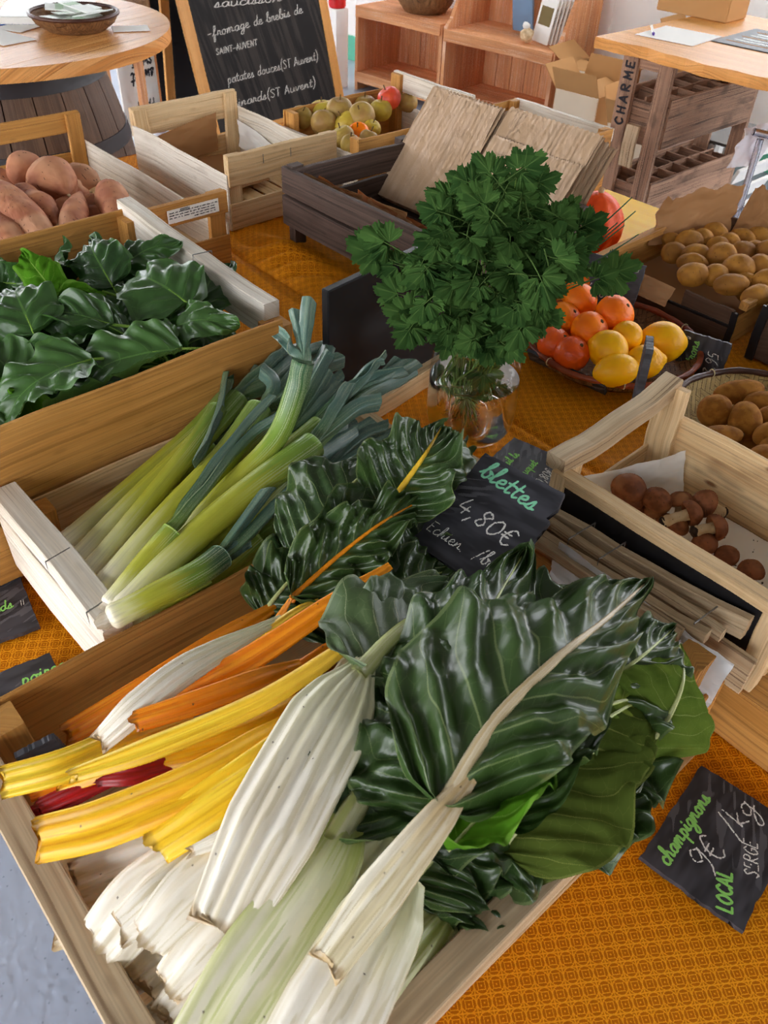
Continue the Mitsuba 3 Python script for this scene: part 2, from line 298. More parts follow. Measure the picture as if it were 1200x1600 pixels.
board('end_panel', c, 'tan_wood', (X1 - .022, Y0 + .01, T + .07), (X1 - .022, Y1 - .01, T + .07), .115, .005)
for x in (X0 + .026, X1 - .042):
    for y in (Y0 + .040, Y1 - .020): board('corner_post', c, 'tan_wood', (x, y, T + .005), (x, y, T + .158), .030, .030, (1, 0, 0), n=3)
RC = np.random.default_rng(3)
for i, (dx, z, w, e0, e1) in enumerate([(.010, .174, .020, 0, 0), (-.006, .171, .012, .0, .012), (-.016, .166, .012, .01, .02), (.004, .156, .014, .02, .03), (-.030, .157, .013, .0, .04), (.018, .160, .012, .03, .0)]):
    board('splintered_slat', c, 'raw_wood', (X1 + dx, Y1 - .01 - e0, T + z - .020), (X1 + dx + RC.normal(0, .004), Y0 + .022 + e1, T + z - .004 + RC.normal(0, .002)), w, .011, n=10, wob=.003, rag=.22, label='weathered split slat of the top end rail' if i == 0 else None)
board('end_board', c, 'raw_wood', (X1 + .006, Y0 - .002, T + .125), (X1 + .006, Y1 - .004, T + .125), .05, .008, n=6)
for y in (.335, .295, .18): staple(c, (X1 - .020, y, T + .171), (X1 + .020, y - .004, T + .174), (0, 0, -.022), .0009)
for y in (.26, .27): staple(c, (X0 - .019, y - .06, T + .161), (X0 + .010, y - .062, T + .161), (0, 0, -.014), .0009)
# leek crate
c = thing('leek_crate', 'low wooden crate of leeks between the spinach crate and the chard', 'crate')
X0, X1, Y0, Y1 = .170, .622, .540, .806
open_crate(c, X0, X1, Y0, Y1, T + .004, 4, 'pale_wood')
board('side_panel', c, 'tan_wood', (X0, Y0 + .002, T + .07), (X1, Y0 + .002, T + .07), .12, .0045)
board('side_panel', c, 'pale_wood', (X0, Y1, T + .068), (X1, Y1, T + .068), .125, .0045, n=8, wob=.002)
board('end_rail', c, 'lit_white_wood', (X0, Y0 + .002, T + .146), (X0, Y1 + .006, T + .146), .026, .030, n=7, wob=.002, label='thick weathered end rail with wire staples')
board('end_board', c, 'lit_white_wood', (X0 - .010, Y0 + .002, T + .085), (X0 - .010, Y1 + .006, T + .085), .090, .008, n=6, wob=.002)
board('end_rail', c, 'pale_wood', (X1, Y0 + .002, T + .110), (X1, Y1, T + .110), .026, .022)
board('end_board', c, 'pale_wood', (X1 + .006, Y0 + .002, T + .045), (X1 + .006, Y1, T + .045), .06, .006)
for x in (X0 + .024, X1 - .024):
    for y in (Y0 + .02, Y1 - .02): board('corner_post', c, 'tan_wood', (x, y, T + .005), (x, y, T + (.13 if x < .3 else .09)), .028, .028, (1, 0, 0), n=3)
for y in (.665, .575): staple(c, (X0 - .016, y, T + .1605), (X0 + .012, y + .004, T + .1605), (0, 0, -.02), .0009)
# spinach crate
c = thing('spinach_crate', 'deep wooden crate lined with brown paper, heaped with spinach', 'crate')
X0, X1, Y0, Y1 = .020, .598, .822, 1.285
open_crate(c, X0, X1, Y0, Y1, T + .006, 7, 'pale_wood')
board('side_panel', c, 'tan_wood', (X0, Y0 - .006, T + .162), (.578, Y0 + .008, T + .170), .122, .005, n=10, wob=.003, label='wide orange-brown veneer board')
board('side_panel', c, 'tan_wood', (X0, Y0, T + .055), (.578, Y0 + .004, T + .055), .085, .005, n=8)
board('side_panel', c, 'tan_wood', (X0, Y1, T + .175), (X1, Y1, T + .175), .11, .005, n=8)
board('side_panel', c, 'tan_wood', (X0, Y1, T + .060), (X1, Y1, T + .060), .085, .005, n=8)
board('end_rail', c, 'lit_white_wood', (X1, Y0 + .058, T + .196), (X1, Y1 + .014, T + .214), .054, .026, n=7, wob=.002, label='thick weathered top end rail with window light in its white colour')  # weathered rail, its white partly window light put into the colour
board('end_board', c, 'tan_wood', (X1 + .008, Y0 + .01, T + .045), (X1 + .008, Y1, T + .045), .06, .006)
board('end_rail', c, 'pale_wood', (X0, Y0, T + .2), (X0, Y1, T + .2), .06, .02)
board('end_board', c, 'pale_wood', (X0 - .006, Y0, T + .06), (X0 - .006, Y1, T + .06), .10, .006)
for x in (X0 + .024, X1 - .006):
    for y in (Y0 + .045, Y1 - .020): board('corner_post', c, 'tan_wood', (x, y, T + .005), (x, y, T + (.222 if y > 1 else .2)), .036, .034, (1, 0, 0), n=3)
staple(c, (X1 - .015, 1.06, T + .2335), (X1 + .015, 1.055, T + .2335), (0, 0, -.02), .0009)
# sweet potato crate, empty crate
c = thing('sweet_potato_crate', 'wooden crate of sweet potatoes with a slotted handle end and a printed label', 'crate')
handle_crate(c, .44, .88, 1.437, 2.08, T + .156, T + .088, (T + .064, T + .112), ('tan_wood', 'lit_white_wood', 'pale_wood'), slats=6)
c2 = c
c = thing('empty_crate', 'nearly empty wooden crate with slotted ends, sides coloured as lit white, behind the sweet potatoes', 'crate')
handle_crate(c, .973, 1.272, 1.572, 1.990, T + .166, T + .127, (T + .063, T + .100), ('pale_wood', 'lit_white_wood', 'pale_wood'))  # side walls take their white from window light painted in
# printed label on the near end of the sweet potato crate
lab = ob('paper_label', boxm((.80, 1.4295, T + .132), (.115, .0016, .026), ch=.0004), 'paper_white', c2, label='small printed paper label')
mb = MB(); rg = np.random.default_rng(5)
for r_ in range(4):
    x = .746 if r_ else .80
    while x < .850:
        w = rg.uniform(.003, .012); mb.add(*(lambda m: (m.vertices, m.faces))(boxm((x + w / 2, 1.4285, T + .124 + r_ * .005), (w, .0006, .0018), ch=.0002))); x += w + .003
for k in range(7): mb.add(*(lambda m: (m.vertices, m.faces))(boxm((.772 + k * .0032, 1.4285, T + .1415), (.0016, .0006, .006), ch=.0002)))
ob('print', mb.mesh(), 'ink', lab)
plain('paper_white', 'e9e6df', .8, .2); plain('ink', '26242a', .7, .2)
# dark crate for the paper bags
c = thing('bag_crate', 'dark stained slatted crate on short feet holding the paper bags', 'crate')
X0, X1, Y0, Y1 = 1.032, 1.372, .905, 1.440
for y in (Y0, Y1):
    for x in (X0 + .018, X1 - .018): board('leg', c, 'dark_wood', (x, y - .010 if y == Y1 else y + .01, T + .005), (x, y - .010 if y == Y1 else y + .01, T + .172), .030, .022, (1, 0, 0), n=3)
for z, w in ((T + .142, .054), (T + .077, .062)):
    for x in (X0, X1): board('side_slat', c, 'dark_wood', (x, Y0, z), (x, Y1 + .006, z), w, .012, n=6)
    for y in (Y0 - .008, Y1 - .027): board('end_slat', c, 'dark_wood', (X0 + .006, y, z), (X1 - .006, y, z), w, .012, n=6)
for i in range(6): board('base_slat', c, 'dark_wood', (X0 + .03 + i * .056, Y0, T + .05), (X0 + .03 + i * .056, Y1, T + .05), .046, .006, (1, 0, 0), n=3)
# black panel on a pale foot
c = thing('black_panel', 'plain black chalkboard panel standing on a pale wooden foot behind the leeks', 'chalkboard')
f_ = A(.650, .802, 0), A(.93, .838, 0)
d_ = nrm(f_[1] - f_[0]); nn = A(-d_[1], d_[0], 0)
m_ = boxm((f_[0] + f_[1]) / 2 + nn * .022 + A(0, 0, T + .134), (np.linalg.norm(f_[1] - f_[0]) + .0, .014, .232), np.stack([d_, nn, A(0, 0, 1)], 1), .002)
ob('panel', m_, 'black_paint', c)
board('foot', c, 'pale_wood', f_[0] + nn * .012 + A(0, 0, T + .020) - d_ * .012, f_[1] + nn * .012 + A(0, 0, T + .020), .036, .034, n=4)
# mushroom box with a blackboard front, and the low crate under it
X0, X1, Y0, Y1, zb, zt = .648, .850, .118, .402, T + .088, T + .198
c = thing('mushroom_box', 'wooden box of mushrooms with a framed blackboard front and a raised rough handle rail', 'box')
for y, w in ((Y1 - .008, .020), (Y0 + .010, .022)): board('frame_post', c, 'pale_wood', (X0, y, zb - .004), (X0, y, zt), w, .018, (0, 1, 0), n=3)
board('frame_rail', c, 'pale_wood', (X0, Y0, zt - .004), (X0, Y1, zt - .004), .014, .019, n=5, label='pale top rail of the blackboard frame')
board('frame_rail', c, 'pale_wood', (X0, Y0, zb + .004), (X0, Y1, zb + .004), .016, .018, n=5)
ob('blackboard', boxm((X0 - .002, (Y0 + Y1) / 2, (zb + zt) / 2), (.008, Y1 - Y0 - .03, zt - zb - .018), ch=.001), 'black_paint', c, label='blank black chalkboard face')
board('side_panel', c, 'pale_wood', (X0 + .011, Y0, (zb + zt) / 2 - .004), (X0 + .011, Y1, (zb + zt) / 2 - .004), zt - zb - .012, .004)
board('side_panel', c, 'spotted_wood', (X1, Y0 - .05, zb + .055), (X1, Y1, zb + .055), .112, .005, n=7, label='pale veneer wall flecked with brown knots')
board('end_panel', c, 'pale_wood', (X0 + .012, Y1 - .006, zb + .028), (X1, Y1 - .004, zb + .028), .058, .005)
board('end_panel', c, 'pale_wood', (X0 + .012, Y0, zb + .04), (X1, Y0, zb + .04), .07, .005)
board('handle_post', c, 'pale_wood', (X1 - .006, Y1 - .020, zb), (X1 - .006, Y1 - .014, zt + .038), .038, .010, (0, 1, 0), n=4)
board('handle_rail', c, 'raw_wood', (X0 - .004, Y1 + .000, zt + .006), (X1 + .004, Y1 - .004, zt + .030), .022, .026, n=8, wob=.003, rag=.06, label='rough split-wood handle rail')
board('handle_post', c, 'pale_wood', (X0 + .03, Y1 + .002, zb), (X0 + .03, Y1 + .002, zt + .004), .03, .010, (1, 0, 0), n=3)
for i in range(4): board('base_slat', c, 'pale_wood', (X0 + .03 + i * .048, Y0, zb + .004), (X0 + .03 + i * .048, Y1, zb + .004), .046, .004, (1, 0, 0), n=3)
wood('spotted_wood', 'dcbf92', 'cda877', '7a4a22', streak=.3, knots=.9, stain=.55)
c = thing('low_crate', 'low plain wooden crate under the mushroom box beside the chard', 'crate')
for x, z0 in ((.640, T + .04), (.862, T + .04)): board('side_panel', c, 'tan_wood', (x, -.16, z0), (x, .215, z0), .074, .008, n=6)
for y in (-.16, .21): board('end_panel', c, 'tan_wood', (.644, y, T + .04), (.858, y, T + .04), .07, .008)
for i in range(4): board('top_slat', c, 'tan_wood', (.664 + i * .058, -.16, T + .078), (.664 + i * .058, .215, T + .078), .054, .006, (1, 0, 0), n=4)
# potato crate and the dark box beside it
wood('brown_card', '5a4334', '4a3628', '35261c', streak=.3, knots=.1, rough=.8)
c = thing('potato_crate', 'low dark brown box with black edges holding potatoes on brown paper', 'crate')
X0, X1, Y0, Y1, zt = 1.402, 1.80, .578, .875, T + .075
board('side_panel', c, 'brown_card', (X0, Y0, T + .024), (X0, Y1, T + .024), .044, .006)
board('side_panel', c, 'brown_card', (X0, Y0, T + .060), (X0, Y0 + .105, T + .060), .036, .006)
board('side_panel', c, 'brown_card', (X0, Y1 - .035, T + .060), (X0, Y1, T + .060), .036, .006)
board('edge_strip', c, 'black_paint', (X0 - .004, Y0, T + .046), (X0 - .004, Y1, T + .046), .006, .003)
board('edge_strip', c, 'black_paint', (X0 - .003, Y0 - .002, T + .003), (X0 - .003, Y0 - .002, zt), .012, .006, (0, 1, 0), n=2)
board('side_panel', c, 'brown_card', (X1, Y0, T + .04), (X1, Y1, T + .04), .075, .006)
board('end_panel', c, 'tan_wood', (X0 + .006, Y0, T + .032), (X1, Y0, T + .032), .055, .006)
board('end_panel', c, 'tan_wood', (X0, Y1, T + .040), (X1, Y1, T + .040), .07, .006)
board('batten', c, 'tan_wood', (X0 - .06, Y1 - .010, T + .082), (X1 - .04, Y1 - .006, T + .088), .016, .016, n=5)
board('batten', c, 'tan_wood', (X0 + .02, Y0 - .004, T + .082), (X1 - .04, Y0 - .004, T + .086), .016, .016, n=5, rag=.1)
ob('base', boxm(((X0 + X1) / 2, (Y0 + Y1) / 2, T + .008), (X1 - X0 - .01, Y1 - Y0 - .01, .006)), 'brown_card', c)
c = thing('dark_box', 'dark brown box with black edges cut off by the right edge of the photo', 'box')
ob('panel', boxm((1.42, .36, T + .055), (.03, .33, .10)), 'brown_card', c); ob('panel', boxm((1.60, .525, T + .055), (.39, .012, .10)), 'brown_card', c)
ob('panel', boxm((1.60, .197, T + .055), (.39, .012, .10)), 'brown_card', c); ob('base', boxm((1.6, .36, T + .01), (.38, .31, .008)), 'brown_card', c)
board('edge_strip', c, 'black_paint', (1.403, .527, T + .003), (1.403, .527, T + .107), .016, .006, (0, 1, 0), n=2)
board('edge_strip', c, 'black_paint', (1.403, .2, T + .107), (1.403, .527, T + .107), .006, .006, n=2)
# apple crates at the far side
c = thing('apple_crate', 'wooden crate of apples behind the empty crate, in front of the easel', 'crate')
X0, X1, Y0, Y1 = 1.300, 1.680, 1.520, 1.812
for y in (Y0, Y1): board('side_panel', c, 'tan_wood', (X0, y, T + .078), (X1, y, T + .078), .15, .005)
for x in (X0, X1): board('end_panel', c, 'lit_white_wood', (x, Y0, T + .06), (x, Y1, T + .06), .11, .006)
board('handle_rail', c, 'lit_white_wood', (X1, Y0, T + .170), (X1, Y1, T + .170), .045, .014)
for y in (Y0 + .02, Y1 - .02): board('corner_post', c, 'tan_wood', (X1 - .012, y, T + .004), (X1 - .012, y, T + .190), .036, .016, (0, 1, 0), n=3)
for y in (Y0 + .02, Y1 - .02): board('corner_post', c, 'tan_wood', (X0 + .012, y, T + .004), (X0 + .012, y, T + .15), .036, .016, (0, 1, 0), n=3)
open_crate(c, X0, X1, Y0, Y1, T + .004, 4, 'pale_wood')
c = thing('whitewashed_crate', 'pale crate with its end face coloured as window-lit, half hidden behind the paper bags', 'crate')
X0, X1, Y0, Y1 = 1.470, 1.84, 1.20, 1.512
for y in (Y0, Y1): board('side_panel', c, 'tan_wood', (X0, y, T + .084), (X1, y, T + .084), .16, .005)
for x in (X0, X1): board('end_panel', c, 'lit_white_wood', (x, Y0, T + .084), (x, Y1, T + .084), .16, .006)  # white end faces hold the window light in their colour
board('handle_rail', c, 'lit_white_wood', (X1, Y0, T + .150), (X1, Y1, T + .150), .03, .014)
for x in (X0 + .016, X1 - .016):
    for y in (Y0 + .012, Y1 - .012): board('corner_post', c, 'tan_wood', (x, y, T + .004), (x, y, T + .165), .03, .016, (1, 0, 0), n=3)
open_crate(c, X0, X1, Y0, Y1, T + .004, 4, 'pale_wood')
# ---------------- leaves: a surface along a spine; uv = (leaf number + position along, position across -1..1)
LEAFN = [0]
def leaf_surface(sp, W, up=None, n=64, m=37, curl=.4, ruffle=.012, pucker=.004, lat=8, seed=0, shape=(.62, .85), tipw=.12, fold=0., roll=0., freq=5., asym=0., thick=0.):
    """sp: spine points (k,3); W half width; curl bends the sides (positive: upwards); fold closes them in a V; roll turns the leaf about its spine."""
    rg = np.random.default_rng(seed); P = spline(sp, n); s = np.linspace(0, 1, n); t = np.linspace(-1, 1, m)
    T_ = nrm(np.gradient(P, axis=0)); U = np.broadcast_to(A(0, 0, 1) if up is None else A(*up), (n, 3))
    S = nrm(np.cross(T_, U)); N = np.cross(S, T_)
    r = np.broadcast_to(np.asarray(roll, float), (n,)) if np.ndim(roll) == 0 else np.interp(s, np.linspace(0, 1, len(roll)), roll)
    S, N = S * np.cos(r)[:, None] + N * np.sin(r)[:, None], N * np.cos(r)[:, None] - S * np.sin(r)[:, None]
    w = W * (np.sin(np.pi * np.clip(s, 0, 1) ** shape[0]) ** shape[1] * (1 - tipw) + tipw * np.sin(np.pi * np.clip(s * .95 + .05, 0, 1)) ** .5)
    ph = rg.uniform(0, 6.3, 8)
    w2 = w[:, None] * (1 + .06 * np.sin(s * 9 + ph[0])[:, None] + .03 * np.sin(s * 19 + ph[1])[:, None] * np.abs(t)[None]) * (1 + asym * np.sign(t))[None]
    c = curl * (1 + .35 * np.sin(s * 5 + ph[2]))[:, None]; at_ = np.abs(t)[None]
    c = np.where(np.abs(c) < 1e-3, 1e-3, c)
    x = np.sin(c * at_) / c * np.sign(t)[None] * w2; z = (1 - np.cos(c * at_)) / c * w2
    fc, fs = math.cos(fold), math.sin(fold); x, z = x * fc - np.sign(t)[None] * z * fs, z * fc + np.abs(x) * fs
    e = at_ ** 2.2
    side = np.where(t < 0, ph[3], ph[4])[None]
    ruf = ruffle * e * (np.sin(2 * np.pi * freq * s[:, None] * .5 + side) + .6 * np.sin(2 * np.pi * freq * s[:, None] + 2.1 * side) + .18 * np.sin(2 * np.pi * freq * 1.9 * s[:, None] + side))
    q = s[:, None] * lat - .30 * lat * at_ * (.8 + .2 * at_); fr = q - np.floor(q)
    puc = pucker * np.sin(np.pi * fr) ** 2 * np.minimum(at_ * 3, 1) * (1 - .5 * e)
    g = np.stack([np.broadcast_to(s[:, None] * 9 + seed, (n, m)), np.broadcast_to(t[None] * 4, (n, m)), np.full((n, m), seed * 1.7)], -1)
    puc = puc + pucker * 1.1 * (meshkit.fbm(g, 3, 2) - .5) * np.minimum(at_ * 4, 1)
    sgn = np.sin(np.linspace(0, 2 * np.pi, n) * 1.3 + ph[5])[:, None]
    V = P[:, None] + (x + .4 * ruf * sgn)[..., None] * S[:, None] + (z + ruf + puc)[..., None] * N[:, None] + (.25 * ruf)[..., None] * T_[:, None]
    LEAFN[0] += 1
    uv = np.stack(np.broadcast_arrays(s[:, None] * .998 + .001 + LEAFN[0] * 1.0, t[None]), -1).reshape(-1, 2)
    f = grid_faces(n, m)
    return V.reshape(-1, 3), np.vstack([f[:, [0, 1, 2]], f[:, [0, 2, 3]]]), uv
def leaf_mat(key, deep, light, vein, lat=8., tone=.35, rough=.33, trans=.35, veinw=1.0, mid=.05, yellow=None):
    a, b, v = C3(deep), C3(light), C3(vein)
    def fn(p, n, uv):
        k = dr.floor(uv.x); s = uv.x - k; t = uv.y; e = dr.abs(t)
        c = mix(a, b, tone * cell_rand(k, 3, 7) + .55 * (fbm(s * 7 + k * 3, t * 3, 1.3, 3) - .25))
        q = s * lat - .30 * lat * e * (.8 + .2 * e); d = dr.abs(q - dr.floor(q) - .5 + .25 * (noise(s * 6, t * 5, k) - .5))
        lv = .62 * smoothstep(.042 * veinw * (1.25 - e), .012, d) * (1 - .55 * e)
        w = voronoi(s * 15 + k * 5, t * 7)
        lv = dr.maximum(lv, .10 * smoothstep(.05, .012, w[1] - w[0]))
        lv = dr.maximum(lv, smoothstep(mid * (1.15 - s), mid * .5 * (1.15 - s), e))
        if yellow: c = mix(c, C3(yellow), .7 * smoothstep(.62, .85, noise(s * 3 + k * 9, t * 2.0, 4.4)))
        return mix(c, v, .78 * lv)
    if trans < .42: return princ(key, mikit.proc(fn), rough, specular=.45, clearcoat=.22, clearcoat_gloss=.8)
    scene[key] = {'type': 'principledthin', 'base_color': mikit.proc(fn), 'roughness': rough, 'eta': 1.5, 'diff_trans': trans}
    return key
leaf_mat('chard_leaf', '223a18', '42582a', '8e9a68', 8., rough=.30, trans=.30)
leaf_mat('chard_leaf_pale', '4f6a26', '7f9440', 'a9b46c', 7., rough=.38, trans=.55, yellow='8f9a3c')
leaf_mat('chard_leaf_olive', '3f4f20', '5c6a2c', 'a0a45c', 7., rough=.45, trans=.45)
leaf_mat('chard_leaf_mid', '364c2c', '56693e', 'b4bb92', 7., rough=.45, trans=.30)
leaf_mat('spinach_leaf_b', '1e3c1a', '44692e', '557c3a', 5., tone=.6, rough=.34, trans=.40, veinw=.8)
leaf_mat('spinach_leaf_light', '457a1c', '6aa02c', '9cbf5c', 6., rough=.32, trans=.6, veinw=.7)
def stalk_mat(key, c0, c1, c2, tip, dirt, rough=.32):
    """c0..c2 streaks along the stalk; tip is the colour it takes towards the leaf; uv.x runs 0..1, uv.y around."""
    def fn(p, n, uv):
        k = dr.floor(uv.x); s = uv.x - k; y = uv.y
        g = fbm(y * 26 + k * 7, s * 2.5, k * 1.3, 3)
        c = mix(C3(c0), C3(c1), smoothstep(.3, .7, g)); c = mix(c, C3(c2), .5 * smoothstep(.62, .74, noise(y * 70 + k, s * 5, 2.0)))
        c = mix(c, C3(tip), .85 * smoothstep(.35, 1.0, s + .25 * (g - .5)))
        c = mix(c, C3(dirt), .75 * smoothstep(.035, .008, s + .02 * (noise(y * 30, k) - .5)))
        d = voronoi(p.x * 75, p.y * 75)
        return mix(c, C3('4a3524'), .8 * smoothstep(.07, .03, d[0]) * smoothstep(.86, .9, d[2]))
    return princ(key, mikit.proc(fn), rough, specular=.5, clearcoat=.15, clearcoat_gloss=.6)
stalk_mat('stalk_white', 'efe9da', 'dfd5bf', 'c6b992', 'd3d4a6', 'a88a5c')
stalk_mat('stalk_green', 'e4dfc4', 'cdcd98', 'a9b060', '9fae4c', 'b09468')
stalk_mat('stalk_tan', 'ece5cf', 'd8cba6', 'b8a878', 'b89a68', 'b09468')
stalk_mat('stalk_yellow', 'fbc81c', 'f3b010', 'e0920a', 'e8a818', 'b07818')
stalk_mat('stalk_lemon', 'fbd83a', 'f6c41e', 'dfa514', 'eec040', 'b08a30')
stalk_mat('stalk_orange', 'f79a14', 'ee8008', 'd86a06', 'e08a10', '9a5a18')
stalk_mat('stalk_red', 'b41820', '981018', '7c0c14', 'a41c20', '6a1414')
SN = [0]; WIDE = [1]
def stalk_mesh(P, w, th=.30, ribs=4, ribh=.10, n=44, k=44, seed=0, tip=.22, up=None, roll=0., dish=.18):
    """A chard stalk along P: flat, ribbed above, hollow below; w half widths along it. The far end narrows into the midrib."""
    rg = np.random.default_rng(seed); Q = spline(P, n); s = np.linspace(0, 1, n)
    a = np.linspace(0, 2 * np.pi, k, endpoint=False); x = np.cos(a); top = np.sin(a) >= 0
    dome = np.sqrt(np.maximum(1 - x * x, 0))
    zt = th * dome ** .8 + ribh * dome * np.cos(x * np.pi * ribs + rg.uniform(0, 6)); zb = -th * .35 * dome + dish * (1 - x * x)
    prof = np.stack([x, np.where(top, zt, np.minimum(zb, zt - .05))], 1)
    hw = np.interp(s, np.linspace(0, 1, len(w)), w) * np.where(np.max(w) > .013, .70 if ribs < 5 and WIDE[0] == 1 else .74 * WIDE[0], .85)
    hw = hw * np.interp(s, [0, .80, 1], [1, 1, .62])
    sc = np.stack([hw, np.maximum(hw, .003)], 1)
    v, f, uv = sweep(Q, prof, sc, A(0, 0, 1) if up is None else A(*up), True, np.full(n, roll))
    e = v[:k]; T0 = nrm(Q[1] - Q[0]); v[:k] = e + T0 * ((.0012 * rg.normal(0, 1, k)) + .0035 * np.sin(3 * x + rg.uniform(0, 6)) + .25 * hw[0] * (rg.uniform(-1, 1)) * x)[:, None]
    SN[0] += 1
    uv[:, 0] = uv[:, 0] / uv[:, 0].max() * .99 + .004 + SN[0]
    return v, f, uv
def chard(label, kind, pts, w, leaf=None, group=None, ribs=4, seed=0, th=.30, leafmat='chard_leaf', up=None, roll=0., **lk):
    """pts: pixel+height points of the stalk; leaf: (points of the leaf's spine, half width)."""
    key = thing('chard', label, 'chard', group)
    P = [at(*q) for q in pts]
    nU = up if up is not None else nrm(EYE - P[len(P) // 2]) * .7 + A(0, 0, .6)
    ob('stalk', *(lambda r: ((r[0], r[1]), 'stalk_' + kind))(r_ := stalk_mesh(P, w, seed=seed, ribs=ribs, th=th, up=nU, roll=roll)), key, True, r_[2])
    if leaf:
        Lp, W = leaf; Q = [at(*q) for q in Lp]
        lk.setdefault('up', nU)
        v, f, uv = leaf_surface(Q, W, seed=seed + 50, **lk)
        k2 = ob('leaf', (v, f), leafmat, key, True, uv)
        rib = 'white' if kind in ('white', 'green') else kind
        r2 = np.linspace(w[-1] * .62, w[-1] * .14, 24); v, f, uv = sweep(spline(Q, 24) + nrm(A(*nU)) * .0015, circ(8, 1, .7), r2, nrm(A(*nU)))
        SN[0] += 1; uv[:, 0] = np.clip(uv[:, 0] / uv[:, 0].max(), 0, .9) * .3 + .65 + SN[0]
        ob('midrib', (v, f), 'stalk_' + ('green' if rib == 'white' else rib), k2, True, uv)
    return key
def chard_leaf(label, pts, W, mat_='chard_leaf', group=None, seed=0, rib=.003, ribkind='green', bare=False, **k):
    """A chard of which the photo shows the leaf (its stalk runs under the others)."""
    key = thing('chard', label, 'chard', group); Q = [at(*q) for q in pts]
    up = k.pop('up', None); up = nrm(EYE - Q[len(Q) // 2]) * .8 + A(0, 0, .5) if up is None else A(*up)
    v, f, uv = leaf_surface(Q, W, up=up, seed=seed, **k)
    ob('leaf', (v, f), mat_, key, True, uv)
    v, f, uv = sweep(spline(Q, 30) + nrm(up) * .0012, circ(8, 1, .7), np.linspace(rib, rib * .2, 30), nrm(up)); SN[0] += 1
    uv[:, 0] = uv[:, 0] / uv[:, 0].max() * .3 + .65 + SN[0]
    ob('midrib', (v, f), 'stalk_' + ribkind, key, True, uv)
    if bare: return key
    d = nrm(Q[0] - Q[1]); e = Q[0] + d * .045; e[2] = max(e[2] - .03, T + .03)
    ob('stalk', *(lambda r: ((r[0], r[1]), 'stalk_' + ribkind))(r_ := stalk_mesh([e, (Q[0] + e) / 2, Q[0]], [rib * 2.2, rib * 1.6, rib * 1.1], n=12, k=16, up=up)), key, True, r_[2])
    return key
# white and green chards, front
WIDE[0] = 1.22
W = 'white stemmed chards in the front crate'
chard('broad white chard with deep ribs lying on top of the pile', 'white',
      [(345, 1450, .955), (425, 1290, .985), (515, 1125, 1.005), (575, 1030, 1.0)], [.026, .037, .036, .014], ([(560, 1055, 1.002), (620, 990, .995), (685, 945, .975), (735, 920, .95)], .062), ribs=5, seed=1, leafmat='chard_leaf_mid', curl=-.3, ruffle=.010, lat=7, th=.24)
chard('white chard with the biggest glossy dark leaf and a tan midrib', 'tan',
      [(512, 1505, .985), (590, 1400, 1.0), (660, 1310, 1.012), (735, 1215, 1.02)], [.014, .017, .014, .0095], ([(690, 1262, 1.012), (775, 1125, 1.03), (870, 1030, 1.03), (945, 970, 1.01), (1006, 915, .975)], .074), ribs=3, seed=2, th=.45, asym=-.26, curl=-.60, ruffle=.012, pucker=.013, lat=7, n=110, m=61, shape=(.60, .62), freq=5, tipw=.3)
chard('pale white chard under the largest one, cut by the bottom edge of the photo', 'white', [(455, 1700, .94), (520, 1580, .955), (590, 1450, .965), (640, 1370, .97)], [.034, .036, .032, .022], None, ribs=3, seed=3)
chard('green-edged chard running from the bottom edge up to a ruffled leaf margin', 'green', [(300, 1680, .935), (400, 1510, .955), (495, 1370, .965), (560, 1255, .965)], [.028, .031, .029, .018], ([(520, 1320, .962), (580, 1220, .97), (640, 1130, .97), (690, 1060, .955)], .050), ribs=2, seed=4, curl=.7, ruffle=.010, th=.22)
chard('broad cream chard between the green-edged one and the largest one', 'white', [(400, 1690, .93), (480, 1520, .945), (560, 1390, .952), (625, 1290, .95)], [.030, .036, .034, .020], ([(610, 1310, .95), (680, 1220, .96), (760, 1130, .955)], .060), ribs=3, seed=5, curl=.4)
